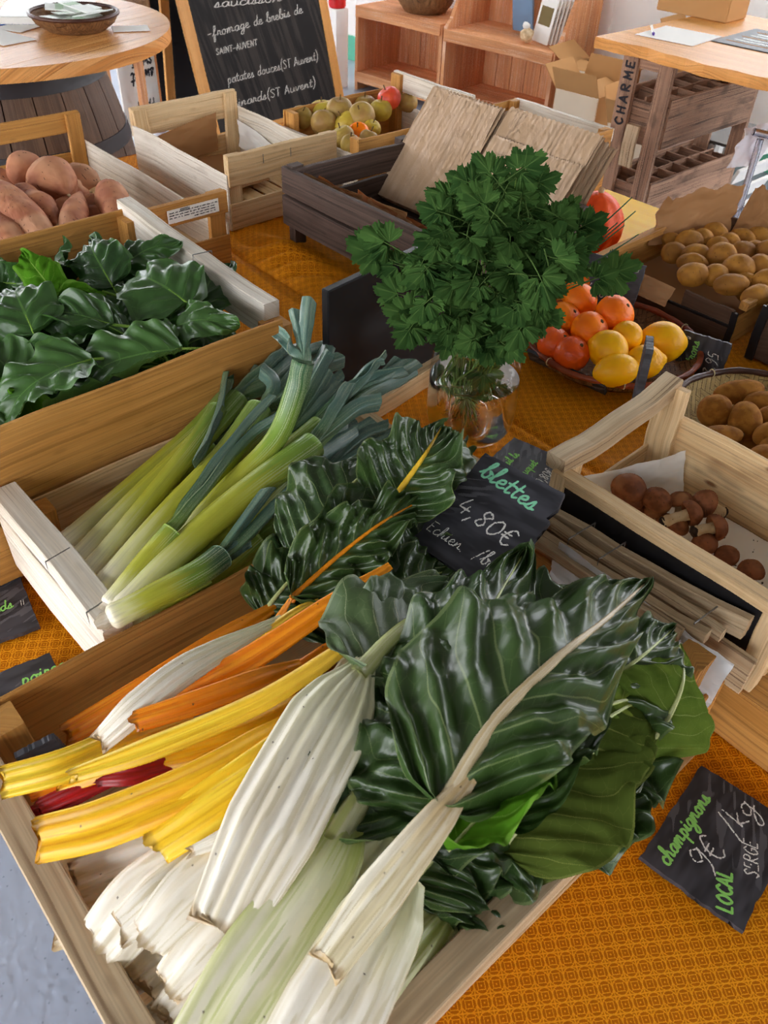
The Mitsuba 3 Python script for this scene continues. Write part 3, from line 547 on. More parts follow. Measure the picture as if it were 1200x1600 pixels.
for i, (p, w, r_) in enumerate([([(122, 1392, .875), (200, 1362, .885), (300, 1318, .90), (430, 1240, .92)], [.026, .027, .026, .02], 3),
        ([(160, 1478, .905), (225, 1405, .925), (330, 1330, .94), (450, 1230, .945)], [.025, .029, .028, .02], 3),
        ([(228, 1470, .93), (290, 1402, .945), (380, 1320, .955), (470, 1230, .95)], [.017, .023, .024, .02], 2),
        ([(262, 1540, .915), (335, 1455, .935), (420, 1370, .945), (500, 1270, .94)], [.015, .022, .024, .02], 2),
        ([(262, 1590, .90), (350, 1500, .915), (430, 1420, .925), (520, 1320, .92)], [.016, .022, .024, .018], 2),
        ([(175, 1530, .87), (250, 1470, .88), (350, 1390, .89), (450, 1300, .90)], [.022, .026, .026, .02], 3),
        ([(215, 1640, .86), (300, 1580, .87), (400, 1490, .88), (480, 1400, .88)], [.022, .026, .026, .02], 3),
        ([(90, 1440, .82), (200, 1400, .83), (330, 1340, .84), (450, 1280, .85)], [.024, .028, .028, .02], 3),
        ([(150, 1370, .80), (260, 1340, .81), (380, 1290, .82)], [.026, .028, .024], 3),
        ([(140, 1430, .85), (220, 1390, .86), (330, 1330, .87)], [.026, .03, .026], 3), ([(205, 1510, .885), (280, 1440, .90), (370, 1360, .905), (450, 1290, .905)], [.022, .026, .026, .02], 3), ([(240, 1560, .885), (320, 1490, .895), (410, 1400, .90)], [.02, .026, .024], 3), ([(330, 1640, .90), (420, 1540, .91), (510, 1420, .92)], [.022, .028, .024], 3), ([(190, 1450, .925), (250, 1400, .935), (340, 1330, .94)], [.014, .02, .02], 2),
        ([(300, 1330, .965), (345, 1310, .97), (410, 1275, .975), (470, 1235, .97)], [.0045, .007, .008, .006], 1)]):
    lb = {0: 'ribbed white chard stalk end nearest the left end rail, below the golden stalk', 1: 'white chard stalk bulging out in the middle of the left front heap', 2: 'short white chard stalk wedged beside the broad ribbed one', 3: 'white chard stalk with a brown torn butt under the broad ribbed one', 4: 'white chard stalk left of the green-edged one, its foot by the end rail', 14: 'thin curved white chard stalk lying beside the lemon yellow one'}.get(i, 'cream white chard stalk with a cut butt low at the left front of the crate')
    chard(lb, 'white', p, w, None, None if i in (0, 1, 2, 3, 4, 14) else W, ribs=r_, seed=10 + i)
for i, (p, w) in enumerate([([(530, 1650, .885), (610, 1545, .895), (690, 1450, .89), (770, 1370, .88)], [.020, .022, .018, .010]), ([(580, 1640, .865), (650, 1545, .870), (720, 1460, .865), (790, 1390, .86)], [.014, .016, .014, .008]), ([(480, 1720, .89), (565, 1580, .90), (645, 1480, .90), (715, 1400, .89)], [.02, .022, .02, .012])]):
    chard('slender pale green chard stalk along the near side rail', 'green', p, w, None, 'pale chard stalks along the near rail', ribs=3, seed=30 + i)
WIDE[0] = 1
# yellow, orange and red chards
Y = 'yellow stemmed chards in the front crate'
spec = [
 ('large golden chard stalk with its square butt at the left end of the crate', 'yellow', [(62, 1312, .945), (175, 1282, .96), (340, 1210, .975), (505, 1108, .975)], [.024, .026, .025, .022], 2),
 ('broad lemon yellow chard stalk with a torn butt next to the white chards', 'lemon', [(240, 1318, .955), (330, 1258, .97), (430, 1188, .98), (530, 1105, .975)], [.025, .027, .026, .022], 3),
 ('thick yellow chard stalk curving to the left corner of the crate', 'lemon', [(6, 1222, .925), (95, 1198, .93), (180, 1162, .925), (300, 1120, .91)], [.019, .020, .018, .015], 3),
 ('long yellow chard stalk with a white tapered foot, bending up to a cut top', 'lemon', [(112, 1212, .955), (230, 1172, .965), (390, 1105, .98), (480, 1052, .99), (556, 998, 1.0)], [.008, .014, .013, .011, .011], 2),
 ('short orange-yellow chard stalk with a square end above the long yellow one', 'orange', [(210, 1128, .955), (300, 1100, .96), (390, 1068, .96), (470, 1038, .95)], [.013, .015, .015, .012], 2),
 ('long orange chard stalk lying along the back wall', 'orange', [(105, 1148, .875), (220, 1080, .895), (330, 1010, .905), (445, 938, .905)], [.016, .018, .017, .011], 2),
 ('orange chard stalk with its cut top pointing up to the slate', 'orange', [(265, 1095, .935), (390, 1030, .955), (510, 950, .975), (610, 884, .99)], [.016, .017, .014, .009], 2),
 ('pale yellow ribbed chard stalk beside the orange one', 'lemon', [(300, 1085, .925), (400, 1010, .94), (460, 965, .945), (500, 940, .945)], [.014, .014, .012, .009], 4),
 ('golden chard stalk with a notched end behind the red one', 'yellow', [(205, 1195, .94), (300, 1172, .95), (400, 1140, .955), (500, 1080, .95)], [.014, .017, .017, .015], 2),
 ('yellow chard stalk half hidden under the thin-footed one', 'yellow', [(90, 1228, .905), (180, 1195, .915), (290, 1158, .925), (430, 1100, .93)], [.012, .015, .015, .013], 2),
 ('brown-orange chard stalk in the shade beneath the golden one', 'orange', [(150, 1300, .90), (230, 1240, .91), (330, 1180, .92)], [.013, .015, .013], 2),
 ('small orange chard stalk peeping out above the red ones', 'orange', [(45, 1240, .90), (110, 1220, .905), (200, 1185, .905)], [.009, .010, .010], 2),
 ('dull orange chard stalk low in the pile beside the white leaf', 'orange', [(420, 1085, .93), (480, 1045, .94), (540, 1000, .94)], [.012, .013, .010], 2),
 ('deep orange chard stalk in the back of the pile', 'orange', [(180, 1130, .86), (290, 1060, .87), (400, 985, .88)], [.014, .015, .012], 2)]
for i, (lb, kd, p, w, rb) in enumerate(spec): chard(lb, kd, p, w, None, Y if kd != 'orange' else 'orange stemmed chards in the front crate', ribs=rb, seed=60 + i, th=.34)
chard('white curved chard stalk lying among the yellow and orange ones', 'white', [(158, 1158, .935), (215, 1105, .955), (300, 1040, .96), (440, 965, .945)], [.014, .020, .019, .008], None, ribs=4, seed=80)
for i, (p, w, lb) in enumerate([([(22, 1292, .885), (80, 1262, .89), (150, 1225, .895), (230, 1190, .895)], [.010, .011, .010, .009], 'dark red chard stalk in the left corner of the crate'), ([(60, 1262, .90), (120, 1235, .905), (190, 1205, .905)], [.008, .009, .009], 'thinner dark red chard stalk lying on the other red one'), ([(160, 1214, .945), (215, 1208, .95), (290, 1190, .94)], [.009, .011, .009], 'bright red chard stalk end between two yellow ones')]):
    chard(lb, 'red', p, w, None, 'red stemmed chards in the front crate', ribs=2, seed=90 + i)
# leaves of the coloured chards at the back of the crate
chard_leaf('tall dark chard leaf folded along a pale yellow midrib, its tip by the glass jar', [(600, 800, .955), (640, 745, .985), (668, 705, 1.0), (690, 668, .995)], .060, seed=101, ribkind='lemon', rib=.0042, curl=.5, fold=.25, ruffle=.008, pucker=.008)
chard_leaf('tip of a chard leaf curling over towards the jar', [(655, 760, .97), (690, 705, .995), (712, 684, .985), (722, 690, .965)], .045, seed=102, curl=-.8, ruffle=.006)
chard_leaf('broad dark chard leaf draped over the edge of the leek crate', [(470, 880, .93), (515, 800, .965), (560, 748, .975), (615, 715, .955)], .075, seed=103, curl=-.5, ruffle=.008, pucker=.006, roll=.15)
chard_leaf('crumpled narrow chard leaf between two orange stalks', [(455, 935, .945), (530, 868, .96), (600, 815, .975), (672, 775, .97)], .040, seed=104, ruffle=.012, pucker=.010, freq=8, curl=.3, ribkind='orange')
chard_leaf('chard leaf with a yellow rib running up to the crate corner', [(480, 905, .93), (560, 845, .945), (640, 765, .965), (690, 712, .97)], .055, seed=105, ruffle=.010, ribkind='orange', roll=-.3)
chard_leaf('flat dark chard leaf below the foot of the slate', [(560, 1000, .93), (620, 945, .935), (670, 905, .93), (720, 880, .92)], .060, seed=106, pucker=.006, curl=-.3, ribkind='green')
chard_leaf('dark chard leaf in the shadow behind the slate', [(600, 900, .92), (660, 830, .94), (710, 760, .95), (735, 715, .94)], .060, seed=107, curl=.3)
chard_leaf('chard leaf hanging in folds in front of the slate', [(650, 1020, .975), (690, 970, .985), (730, 940, .98), (770, 925, .96)], .040, mat_='chard_leaf_mid', seed=108, ruffle=.014, pucker=.010, curl=-.6, roll=.4)
chard_leaf('dull green pleated chard leaf beside the broad white stalk', [(560, 1040, .97), (620, 970, .985), (680, 940, .975), (740, 930, .95)], .042, mat_='chard_leaf_mid', seed=109, ruffle=.012, curl=-.5, roll=-.25)
chard_leaf('chard leaf deep in the pile next to the leek crate wall', [(430, 965, .89), (520, 900, .90), (610, 830, .91)], .070, seed=110)
chard_leaf('small dark chard leaf at the wall of the leek crate', [(410, 960, .90), (450, 910, .92), (500, 860, .925)], .04, seed=111, ruffle=.012)
# leaves of the white chards at the right
chard_leaf('ruffled dark chard leaf with forked pale veins left of the largest stalk', [(700, 1270, .985), (680, 1190, 1.005), (655, 1110, 1.01), (625, 1045, .985)], .062, seed=120, bare=True, rib=.004, lat=6, ruffle=.012, pucker=.008, freq=5, curl=-.4, shape=(.7, .6))
chard_leaf('deeply puckered glossy chard leaf standing behind the largest one', [(740, 1180, .99), (740, 1060, 1.015), (765, 960, 1.02), (815, 870, .985)], .075, seed=121, pucker=.013, lat=7, ruffle=.012, curl=-.5, shape=(.62, .6), n=80, m=45)
chard_leaf('yellowish green chard leaf folded over the right end of the crate', [(1000, 1180, .93), (1045, 1120, .955), (1068, 1060, .965), (1062, 1008, .935)], .055, mat_='chard_leaf_pale', seed=122, curl=-.9, ruffle=.003, pucker=.002, roll=-.5, lat=5)
chard_leaf('light green chard leaf behind the bright curled one', [(860, 1150, .96), (920, 1115, .97), (975, 1095, .965), (1005, 1098, .95)], .045, mat_='chard_leaf_pale', seed=123, curl=-.5, ruffle=.004, pucker=.003)
chard_leaf('wide olive chard leaf seen from its veined back along the near rail', [(780, 1330, .935), (860, 1235, .96), (940, 1165, .965), (1035, 1105, .94)], .062, mat_='chard_leaf_olive', seed=124, bare=True, curl=-.45, ruffle=.007, pucker=.003, roll=.35, n=80)
chard_leaf('bright green curled chard leaf edge below the largest leaf', [(700, 1330, .975), (760, 1265, .99), (820, 1210, .99), (868, 1165, .975)], .040, mat_='spinach_leaf_light', seed=125, rib=.0014, bare=True, curl=1.2, ruffle=.010, roll=.5)
chard_leaf('glossy dark chard leaf rolled up beside the bright curled edge', [(770, 1290, .965), (830, 1215, .985), (880, 1150, .985), (920, 1110, .97)], .045, seed=126, bare=True, curl=1.0, ruffle=.008, roll=.2)
chard_leaf('dark chard leaf between the light leaf and the end rail', [(900, 1120, .94), (960, 1060, .965), (1010, 1020, .965), (1050, 985, .945)], .060, seed=127, pucker=.008, curl=-.4, ruffle=.008)
chard_leaf('dark chard leaf hanging over the near rail beside the mushroom slate', [(840, 1300, .915), (900, 1260, .935), (955, 1220, .935), (1005, 1205, .905)], .046, seed=128, curl=-.7, ruffle=.008, roll=.3)
chard_leaf('large chard leaf reaching towards the right corner of the crate', [(820, 1220, .95), (895, 1160, .97), (970, 1110, .965), (1040, 1075, .94)], .058, mat_='chard_leaf_olive', seed=129, curl=-.3, ruffle=.010, lat=6)
G = 'dark chard leaves low in the pile along the near rail'
for i, (p, w, m_) in enumerate([([(630, 1400, .90), (690, 1350, .915), (745, 1310, .92), (810, 1275, .91)], .050, 0), ([(665, 1410, .885), (725, 1375, .90), (785, 1340, .90), (845, 1300, .89)], .040, 0), ([(640, 1380, .93), (700, 1320, .945), (760, 1290, .945), (820, 1260, .93)], .05, 0), ([(760, 1350, .90), (820, 1315, .91), (870, 1285, .905), (925, 1262, .895)], .036, 1), ([(720, 1300, .93), (800, 1270, .94), (880, 1240, .935)], .06, 0), ([(870, 1260, .91), (930, 1220, .93), (985, 1180, .92)], .055, 0), ([(640, 1300, .95), (680, 1240, .96), (720, 1200, .96)], .05, 0), ([(910, 1200, .91), (970, 1150, .92), (1025, 1110, .91)], .06, 0), ([(820, 1040, .955), (900, 980, .965), (980, 930, .95)], .07, 0), ([(780, 1150, .94), (860, 1090, .95), (950, 1020, .945)], .08, 0), ([(620, 1180, .95), (660, 1120, .965), (710, 1050, .96)], .06, 0), ([(580, 950, .92), (640, 900, .93), (700, 860, .93)], .07, 0)]):
    chard_leaf('dark crumpled chard leaf low in the pile of the front crate', p, w, mat_='chard_leaf_olive' if m_ else 'chard_leaf', group=G, seed=140 + i, ruffle=.012, pucker=.007, curl=.35 if i % 2 else -.4, n=50, m=31)
# ---------------- leeks
def leek_fn(p, n, uv):
    k = dr.floor(uv.x); s = uv.x - k; y = uv.y
    st = fbm(y * 40 + k * 5, s * 2, k, 3)
    c = mix(C3('efe8cc'), C3('d8d79a'), smoothstep(.02, .10, s)); c = mix(c, C3('a8aa34'), smoothstep(.08, .24, s + .12 * (st - .5)))
    c = mix(c, C3('6f8c30'), smoothstep(.34, .52, s + .15 * (st - .5))); c = mix(c, C3('41623e'), smoothstep(.52, .68, s + .1 * (st - .5))); c = mix(c, C3('4c6a60'), smoothstep(.66, .85, s))
    c = c * (.82 + .36 * st); c = mix(c, C3('c8d0a8'), .35 * smoothstep(.62, .72, noise(y * 110 + k, s * 3, 1.0)) * smoothstep(.3, .5, s))
    return mix(c, C3('6a4a2c'), .6 * smoothstep(.015, .004, s))
princ('leek_b', mikit.proc(leek_fn), .38, specular=.5, sheen=.15)
KN = [0]
def leek(label, pts, r, leaves, seed, group=None, s1=.58, bend=None):
    """pts: pixel+height points of the shaft from root to fork; leaves: list of (pixel points after the fork, width)."""
    rg = np.random.default_rng(seed); key = thing('leek', label, 'leek', group); KN[0] += 1
    P = spline([at(*q) for q in pts], 36); s = np.linspace(0, 1, 36)
    r = r * .93; rr = r * (.90 + .12 * s + .16 * np.exp(-(s / .06) ** 2)) * np.minimum(1, .45 + s * 14)
    prof = circ(18, 1.0, .94)
    v, f, uv = sweep(P, prof, rr); uv[:, 0] = uv[:, 0] / uv[:, 0].max() * s1 + .004 + KN[0]
    ob('shaft', (v, f), 'leek_b', key, True, uv)
    d = nrm(P[0] - P[2]); v, f, uv = sweep(np.array([P[0] + d * .012, P[0] + d * .004, P[0] - d * .002]), circ(10), np.array([.004, .009, .008])); uv[:, 0] = KN[0] + .001
    ob('root', (v, f), 'leek_b', key, True, uv)
    e = P[-1]; back = P[-8]
    for j, (lp, w) in enumerate(leaves):
        Q = spline([back, e] + [at(*q) for q in lp], 30); n = 30; t = np.linspace(0, 1, n)
        L = np.linalg.norm(np.diff(Q, axis=0), axis=1).sum()
        hw = np.interp(t, [0, .25, .5, .92, 1], [r * .92, r * .98, w * .85, w * .80, w * .74])
        V = np.interp(t, [0, .25, .5, 1], [1.3, 1.2, .95, .7]) * rg.uniform(.7, 1.3)      # how far the blade is folded
        x = np.linspace(-1, 1, 11)
        side = x[None] * hw[:, None] * np.cos(V * .9)[:, None]; z = np.abs(x[None]) ** 1.3 * hw[:, None] * np.sin(V * .9)[:, None]
        Tn = nrm(np.gradient(Q, axis=0)); up = nrm(EYE - Q.mean(0)) + .35 * rg.normal(0, 1, 3); S = nrm(np.cross(Tn, up)); N = np.cross(S, Tn); rot = rg.uniform(-.5, .5)
        S, N = S * math.cos(rot) + N * math.sin(rot), N * math.cos(rot) - S * math.sin(rot)
        z = z + .0012 * np.sin(t * 30 + j)[:, None] * np.abs(x)[None]
        top = Q[:, None] + side[..., None] * S[:, None] - z[..., None] * N[:, None] + (r * (.8 - t) * .5)[:, None, None] * N[:, None]
        cut = rg.uniform(-.9, .9); top[-1] += (x * hw[-1] * cut)[:, None] * Tn[-1]
        bot = top - .0016 * N[:, None]; ring = np.concatenate([top, bot[:, ::-1]], 1); m = ring.shape[1]
        f = grid_faces(n, m, True); tri = np.vstack([f[:, [0, 1, 2]], f[:, [0, 2, 3]]]); b0 = (n - 1) * m
        cap = np.array([[b0 + i, b0 + i + 1, b0 + m - 2 - i] for i in range(10)] + [[b0 + i, b0 + m - 2 - i, b0 + m - 1 - i] for i in range(10)])
        uv = np.stack(np.broadcast_arrays((s1 - .12 + t * (.985 - s1 + .12))[:, None] + KN[0], (np.concatenate([x, x[::-1]]) * .5 + j * .37)[None]), -1).reshape(-1, 2)
        ob('leaf', (ring.reshape(-1, 3), np.vstack([tri, cap])), 'leek_b', key, True, uv)
    return key
G = 'leeks lying side by side in the crate'
leek('long leek at the far wall of its crate, its top by the spinach crate', [(86, 862, .858), (190, 775, .868), (300, 680, .885), (352, 625, .90)], .0150, [([(400, 575, .905), (430, 545, .91)], .016), ([(385, 610, .90), (440, 560, .90), (470, 535, .90)], .017), ([(360, 590, .905), (372, 560, .91)], .013)], 1)
leek('second leek from the far wall of the crate, green to its root', [(112, 888, .872), (205, 790, .884), (310, 690, .90), (372, 622, .915)], .0160, [([(430, 570, .925), (452, 548, .925)], .018), ([(420, 600, .92), (470, 560, .915), (520, 540, .905)], .018), ([(395, 580, .93), (410, 572, .93)], .014)], 2)
leek('slim pale yellow leek lying between two thicker ones', [(130, 905, .885), (215, 805, .895), (300, 700, .912), (340, 640, .92)], .0135, [([(352, 590, .93), (330, 660, .935), (298, 720, .94)], .014), ([(400, 590, .925), (450, 545, .925)], .016)], 3)
leek('thick light green leek in the middle of the crate', [(155, 930, .888), (255, 815, .905), (350, 715, .922), (405, 640, .935)], .0180, [([(450, 580, .945), (465, 548, .945)], .022), ([(440, 620, .94), (505, 570, .935), (540, 556, .93)], .022), ([(425, 600, .95), (405, 575, .955)], .016)], 4)
leek('leek with a bent upright top that rises above all the others', [(250, 880, .905), (350, 770, .925), (428, 690, .955), (462, 610, 1.005), (474, 562, 1.04)], .0140, [([(480, 515, 1.065), (486, 462, 1.085)], .016), ([(466, 520, 1.06), (456, 480, 1.072)], .012), ([(458, 540, 1.05), (438, 522, 1.05)], .012)], 5, s1=.72)
leek('thick leek with the longest blue-green top, pointing to the jar', [(178, 965, .900), (270, 870, .920), (380, 775, .935), (490, 695, .945)], .0178, [([(560, 640, .955), (598, 628, .955)], .018), ([(530, 640, .96), (556, 598, .965)], .016), ([(560, 620, .95), (610, 590, .95), (650, 566, .945)], .020), ([(580, 610, .945), (628, 560, .95)], .012)], 6)
leek('torn leek with a dry split blade lying over the thick one', [(168, 950, .905), (225, 880, .922), (270, 830, .935)], .0125, [([(300, 780, .945), (360, 700, .955), (432, 618, .965)], .010), ([(320, 770, .945), (385, 690, .95), (440, 650, .955)], .009)], 7, s1=.5)
leek('flat green leek with a cut top lying across the near end of the crate', [(168, 968, .918), (240, 932, .925), (310, 895, .925), (345, 870, .92)], .0150, [([(372, 850, .925), (392, 838, .925)], .016)], 8, s1=.74)
leek('leek whose blue-grey blade stands up against the near wall', [(200, 985, .885), (270, 930, .905), (320, 895, .915)], .0135, [([(370, 830, .935), (422, 760, .95)], .012), ([(380, 850, .925), (452, 778, .935), (466, 772, .935)], .015)], 9, s1=.5)
leek('leek with a broad flat dark top against the near wall', [(215, 995, .860), (310, 920, .875), (400, 840, .89)], .0150, [([(470, 780, .90), (560, 690, .90), (608, 668, .90)], .020), ([(470, 790, .905), (540, 720, .91), (612, 680, .905)], .016)], 10, s1=.5)
for i, (p, r, l) in enumerate([([(190, 975, .865), (290, 890, .885), (400, 790, .905), (440, 750, .91)], .016, [([(500, 700, .915), (560, 660, .91)], .020), ([(480, 690, .925), (545, 655, .92)], .018)]),
        ([(240, 990, .85), (340, 910, .86), (430, 830, .87)], .015, [([(520, 750, .88), (600, 690, .88)], .018), ([(500, 780, .885), (560, 735, .885), (630, 700, .88)], .016)]),
        ([(140, 920, .855), (240, 820, .865), (350, 720, .88), (420, 660, .89)], .0155, [([(480, 600, .90), (515, 570, .90)], .020), ([(480, 640, .895), (540, 590, .895)], .02), ([(470, 600, .91), (500, 560, .915), (515, 530, .92)], .018)]),
        ([(110, 880, .84), (210, 790, .85), (330, 700, .86)], .015, [([(420, 640, .87), (500, 590, .87)], .018)]),
        ([(230, 960, .845), (330, 870, .855), (430, 780, .865)], .015, [([(520, 710, .875), (590, 660, .875)], .018), ([(510, 730, .88), (580, 690, .88), (640, 665, .875)], .016)]),
        ([(100, 900, .84), (200, 830, .845), (320, 750, .855), (420, 690, .865)], .014, [([(500, 640, .875), (560, 600, .88)], .018)])]):
    leek('leek lying low in the crate under the others, only its dark top and root showing', p, r, l, 20 + i, G, s1=.5)
leek('leek with a cut bundle of green tops by the black panel', [(300, 850, .90), (400, 750, .915), (500, 665, .935)], .0150, [([(560, 610, .95), (598, 590, .955), (650, 560, .955)], .020), ([(570, 600, .955), (606, 558, .962)], .010), ([(560, 610, .95), (640, 586, .945)], .018), ([(550, 600, .955), (580, 568, .965), (600, 560, .968)], .010)], 40)
leek('leek with a dull grey folded top beside the bent one', [(280, 850, .89), (380, 750, .905), (450, 680, .925)], .0150, [([(490, 620, .945), (515, 575, .955)], .020), ([(500, 640, .935), (540, 600, .935)], .02), ([(480, 610, .95), (505, 560, .96), (512, 545, .965)], .014)], 41)
# ---------------- spinach
rg = np.random.default_rng(11)
def spin_leaf(c, d, L, W, label, group, seed, up, light=False, **k):
    key = thing('spinach_leaf', label, 'spinach leaf', group)
    c, d = A(*c), nrm(A(*d)); u = nrm(A(*up)); d = nrm(d - u * (d @ u)); a = k.pop('arch', .12)
    P = np.array([c - d * L * .5 - u * L * a, c - d * L * .2, c + d * L * .15 + u * L * .02, c + d * L * .5 - u * L * a * 1.4])
    m_ = 'spinach_leaf_light' if light else 'spinach_leaf_b'
    v, f, uv = leaf_surface(P, W, up=u, n=36, m=21, seed=seed, lat=5, shape=(.55, .6), **k)
    v[:, 0] = np.maximum(v[:, 0], .046 + .01 * meshkit.noise(v * 30, 2))
    v[:, 1] = np.where(v[:, 2] < T + .232, np.maximum(v[:, 1], .846), v[:, 1])
    ob('leaf', (v, f), m_, key, True, uv)
    pt = np.array([P[0] - d * L * .32 - u * L * .22, P[0] - d * L * .12 - u * L * .08, P[0], P[0] + (P[1] - P[0]) * .8 + u * .0008])
    v, f, uv = tube(pt, [.0022, .002, .0018, .0008], 6, n=None); uv[:, 1] = 0; uv[:, 0] = LEAFN[0] + .5; v[:, 1] = np.maximum(v[:, 1], .846); v[:, 0] = np.maximum(v[:, 0], .046)
    ob('stem', (v, f), 'spinach_leaf_light', key, True, uv)
SG = 'spinach leaves heaped in the crate'
big = [(235, 440, .985, (-.2, 1, .1), .15, .062, 'large folded spinach leaf with a creased middle at the centre of the heap'), (190, 565, .975, (-1, .3, 0), .15, .050, 'broad dark spinach leaf lying along the near wall'), (330, 440, .955, (.8, .5, .1), .13, .045, 'long glossy spinach leaf near the white end rail'), (300, 505, .97, (.6, -.7, -.1), .13, .042, 'pale-backed spinach leaf spilling over the near wall'), (120, 495, .98, (-.6, .8, 0), .14, .05, 'dark spinach leaf at the left of the folded one'), (30, 470, .995, (.2, 1, .2), .13, .048, 'ribbed spinach leaf at the left edge of the photo'), (60, 600, .98, (-1, -.1, 0), .14, .05, 'spinach leaf with a curled edge at the left of the near wall'), (150, 400, .985, (.3, 1, .1), .12, .045, 'spinach leaf standing against the far wall'), (225, 395, .98, (.8, -.3, .2), .11, .04, 'shiny spinach leaf rolled up at the far wall'), (60, 425, .99, (0, 1, .3), .10, .035, 'bright spinach leaf turned up at the left')]
for i, (x, y, z, d, L, Wd, lb) in enumerate(big):
    spin_leaf(at(x, y, z), d, L, Wd, lb, None, 300 + i, (rg.normal(-.25, .2), rg.normal(-.2, .2), 1), i == 9, curl=rg.uniform(-.9, .3), ruffle=.007, pucker=.006, freq=4)
n_ = 0
for lay in range(4):
    for ix in range(9):
        for iy in range(6):
            x = .035 + ix * .066 + rg.uniform(-.025, .025); y = .868 + iy * .075 + rg.uniform(-.025, .025)
            if x > .585 or y > 1.255: continue
            hz = T + .080 + .032 * lay + .040 * math.sin(math.pi * np.clip((x - .0) / .66, 0, 1)) * math.sin(math.pi * np.clip((y - .78) / .56, 0, 1)) + rg.uniform(-.012, .012)
            hz -= .22 * max(0, x - .38)
            lt = rg.random() < .13
            spin_leaf((x, y, hz), (rg.normal(), rg.normal(), rg.normal(0, .25)), rg.uniform(.085, .125), rg.uniform(.034, .048), 'light green spinach leaf in the heap in the deep crate' if lt else 'dark green spinach leaf in the heap in the deep crate', SG if not lt else 'light spinach leaves in the heap', 400 + n_, (rg.normal(-.1, .6), rg.normal(-.15, .6), 1), lt, curl=rg.uniform(-1.5, 1.1), ruffle=rg.uniform(.003, .007), pucker=.007, freq=rg.uniform(2, 4), arch=rg.uniform(0, .35)); n_ += 1
# brown paper lining of the spinach crate
plain('kraft', 'a3764c', .8, .2); plain('kraft_light', 'bd9268', .8, .2)
def sheet(c00, c10, c11, c01, n=24, m=24, amp=.004, seed=0, fq=3.):
    """A crumpled sheet of paper between four corners, 0.6 mm thick."""
    s, t = np.meshgrid(np.linspace(0, 1, n), np.linspace(0, 1, m), indexing='ij'); c00, c10, c11, c01 = map(lambda q: A(*q), (c00, c10, c11, c01))
    P = c00 * ((1 - s) * (1 - t))[..., None] + c10 * (s * (1 - t))[..., None] + c11 * (s * t)[..., None] + c01 * ((1 - s) * t)[..., None]
    N = nrm(np.cross(c10 - c00, c01 - c00)); h = meshkit.fbm(np.stack([s * fq + seed, t * fq, s * 0 + seed], -1), 3, 4) - .5
    h2 = np.abs(meshkit.noise(np.stack([s * fq * 2.3, t * fq * 2.3, s * 0 + seed + 5.5], -1), 9) - .5)
    return P + N * (amp * 2 * h + amp * 1.2 * h2)[..., None]
def sheet_mesh(P, th=.0006):
    n, m = P.shape[:2]; du, dv = np.gradient(P, axis=0), np.gradient(P, axis=1); N = nrm(np.cross(du, dv))
    a, b = P.reshape(-1, 3), (P - N * th).reshape(-1, 3); f = grid_faces(n, m); k = n * m
    e = np.concatenate([np.arange(m), np.arange(1, n) * m + m - 1, (n - 1) * m + np.arange(m - 2, -1, -1), np.arange(n - 2, 0, -1) * m])
    r = np.roll(e, -1)
    return np.vstack([a, b]), np.vstack([f[:, [0, 1, 2]], f[:, [0, 2, 3]], f[:, [2, 1, 0]] + k, f[:, [3, 2, 0]] + k, np.stack([e, e + k, r], 1), np.stack([r, e + k, r + k], 1)])
def paper(name, label, mat_, corners, parent=None, cat='paper', amp=.004, seed=0, n=24, m=24, fq=3., th=.0006, group=None, rag=0.):
    P = sheet(*corners, n=n, m=m, amp=amp, seed=seed, fq=fq)
    if rag:                       # torn edges
        t = np.linspace(0, 1, m); d = nrm(P[:, -1] - P[:, 0]); q = meshkit.fbm(np.stack([np.linspace(0, 7, n), np.full(n, seed * 1.3), np.zeros(n)], -1), 3, 4) - .5
        P = P + (t ** 2)[None, :, None] * d[:, None] * (q * 2 * rag)[:, None, None]
    return ob(name, sheet_mesh(P, th), mat_, parent, 25, label=label, cat=None if parent else cat, group=group)
paper('paper_liner', 'brown paper lining standing up along the near wall of the spinach crate', 'kraft', ((.03, .834, T + .02), (.575, .838, T + .02), (.572, .842, T + .225), (.03, .838, T + .165)), amp=.004, seed=1, n=40)
# ---------------- round and tuberous things
SPH = trimesh.creation.icosphere(4); SPH3 = trimesh.creation.icosphere(3)
def skin(key, c0, c1, c2, sc=60., rough=.5, spots=.5, spotscale=90., bump=.0006, bs=220., spec=.4, spot='3a2a1c', **k):
    def fn(p, n, uv):
        c = mix(C3(c0), C3(c1), smoothstep(.3, .7, fbm(p.x * sc, p.y * sc, p.z * sc, 3)))
        c = mix(c, C3(c2), .5 * smoothstep(.55, .75, noise(p.x * sc * .45 + 9, p.y * sc * .45, p.z * sc * .45)))
        d = voronoi(p.x * spotscale + p.z * 31, p.y * spotscale - p.z * 47)
        return mix(c, C3(spot), spots * smoothstep(.13, .05, d[0]) * smoothstep(.5, .7, d[2]))
    b = {'type': 'principled', 'base_color': mikit.proc(fn), 'roughness': rough, 'specular': spec, **k}
    if bump: b = {'type': 'bumpmap', 'a': mikit.proc(lambda p, n, uv: (noise(p.x * bs, p.y * bs, p.z * bs) + .5 * noise(p.x * bs * 2.3, p.y * bs * 2.3, p.z * bs * 2.3)) * bump, 1e-3), 'b': b}
    return mat(key, b)
skin('potato_skin', 'b8802f', '9a6626', '74481e', 45, .7, .5, 110, .0008, 160)
skin('sweet_skin', 'b67c58', '9e6044', 'cba07e', 34, .75, .7, 75, .0020, 95)
skin('kiwi_skin', 'a5702e', '8a5620', '6e4218', 90, .85, .35, 260, .0009, 420, .2)
skin('lemon_skin', 'fcbc00', 'f8ae00', 'f4b400', 40, .42, 0, 90, .0007, 330, .35)
skin('orange_skin', 'fb8000', 'f46c00', 'f68c04', 40, .42, 0, 90, .0006, 360, .35)
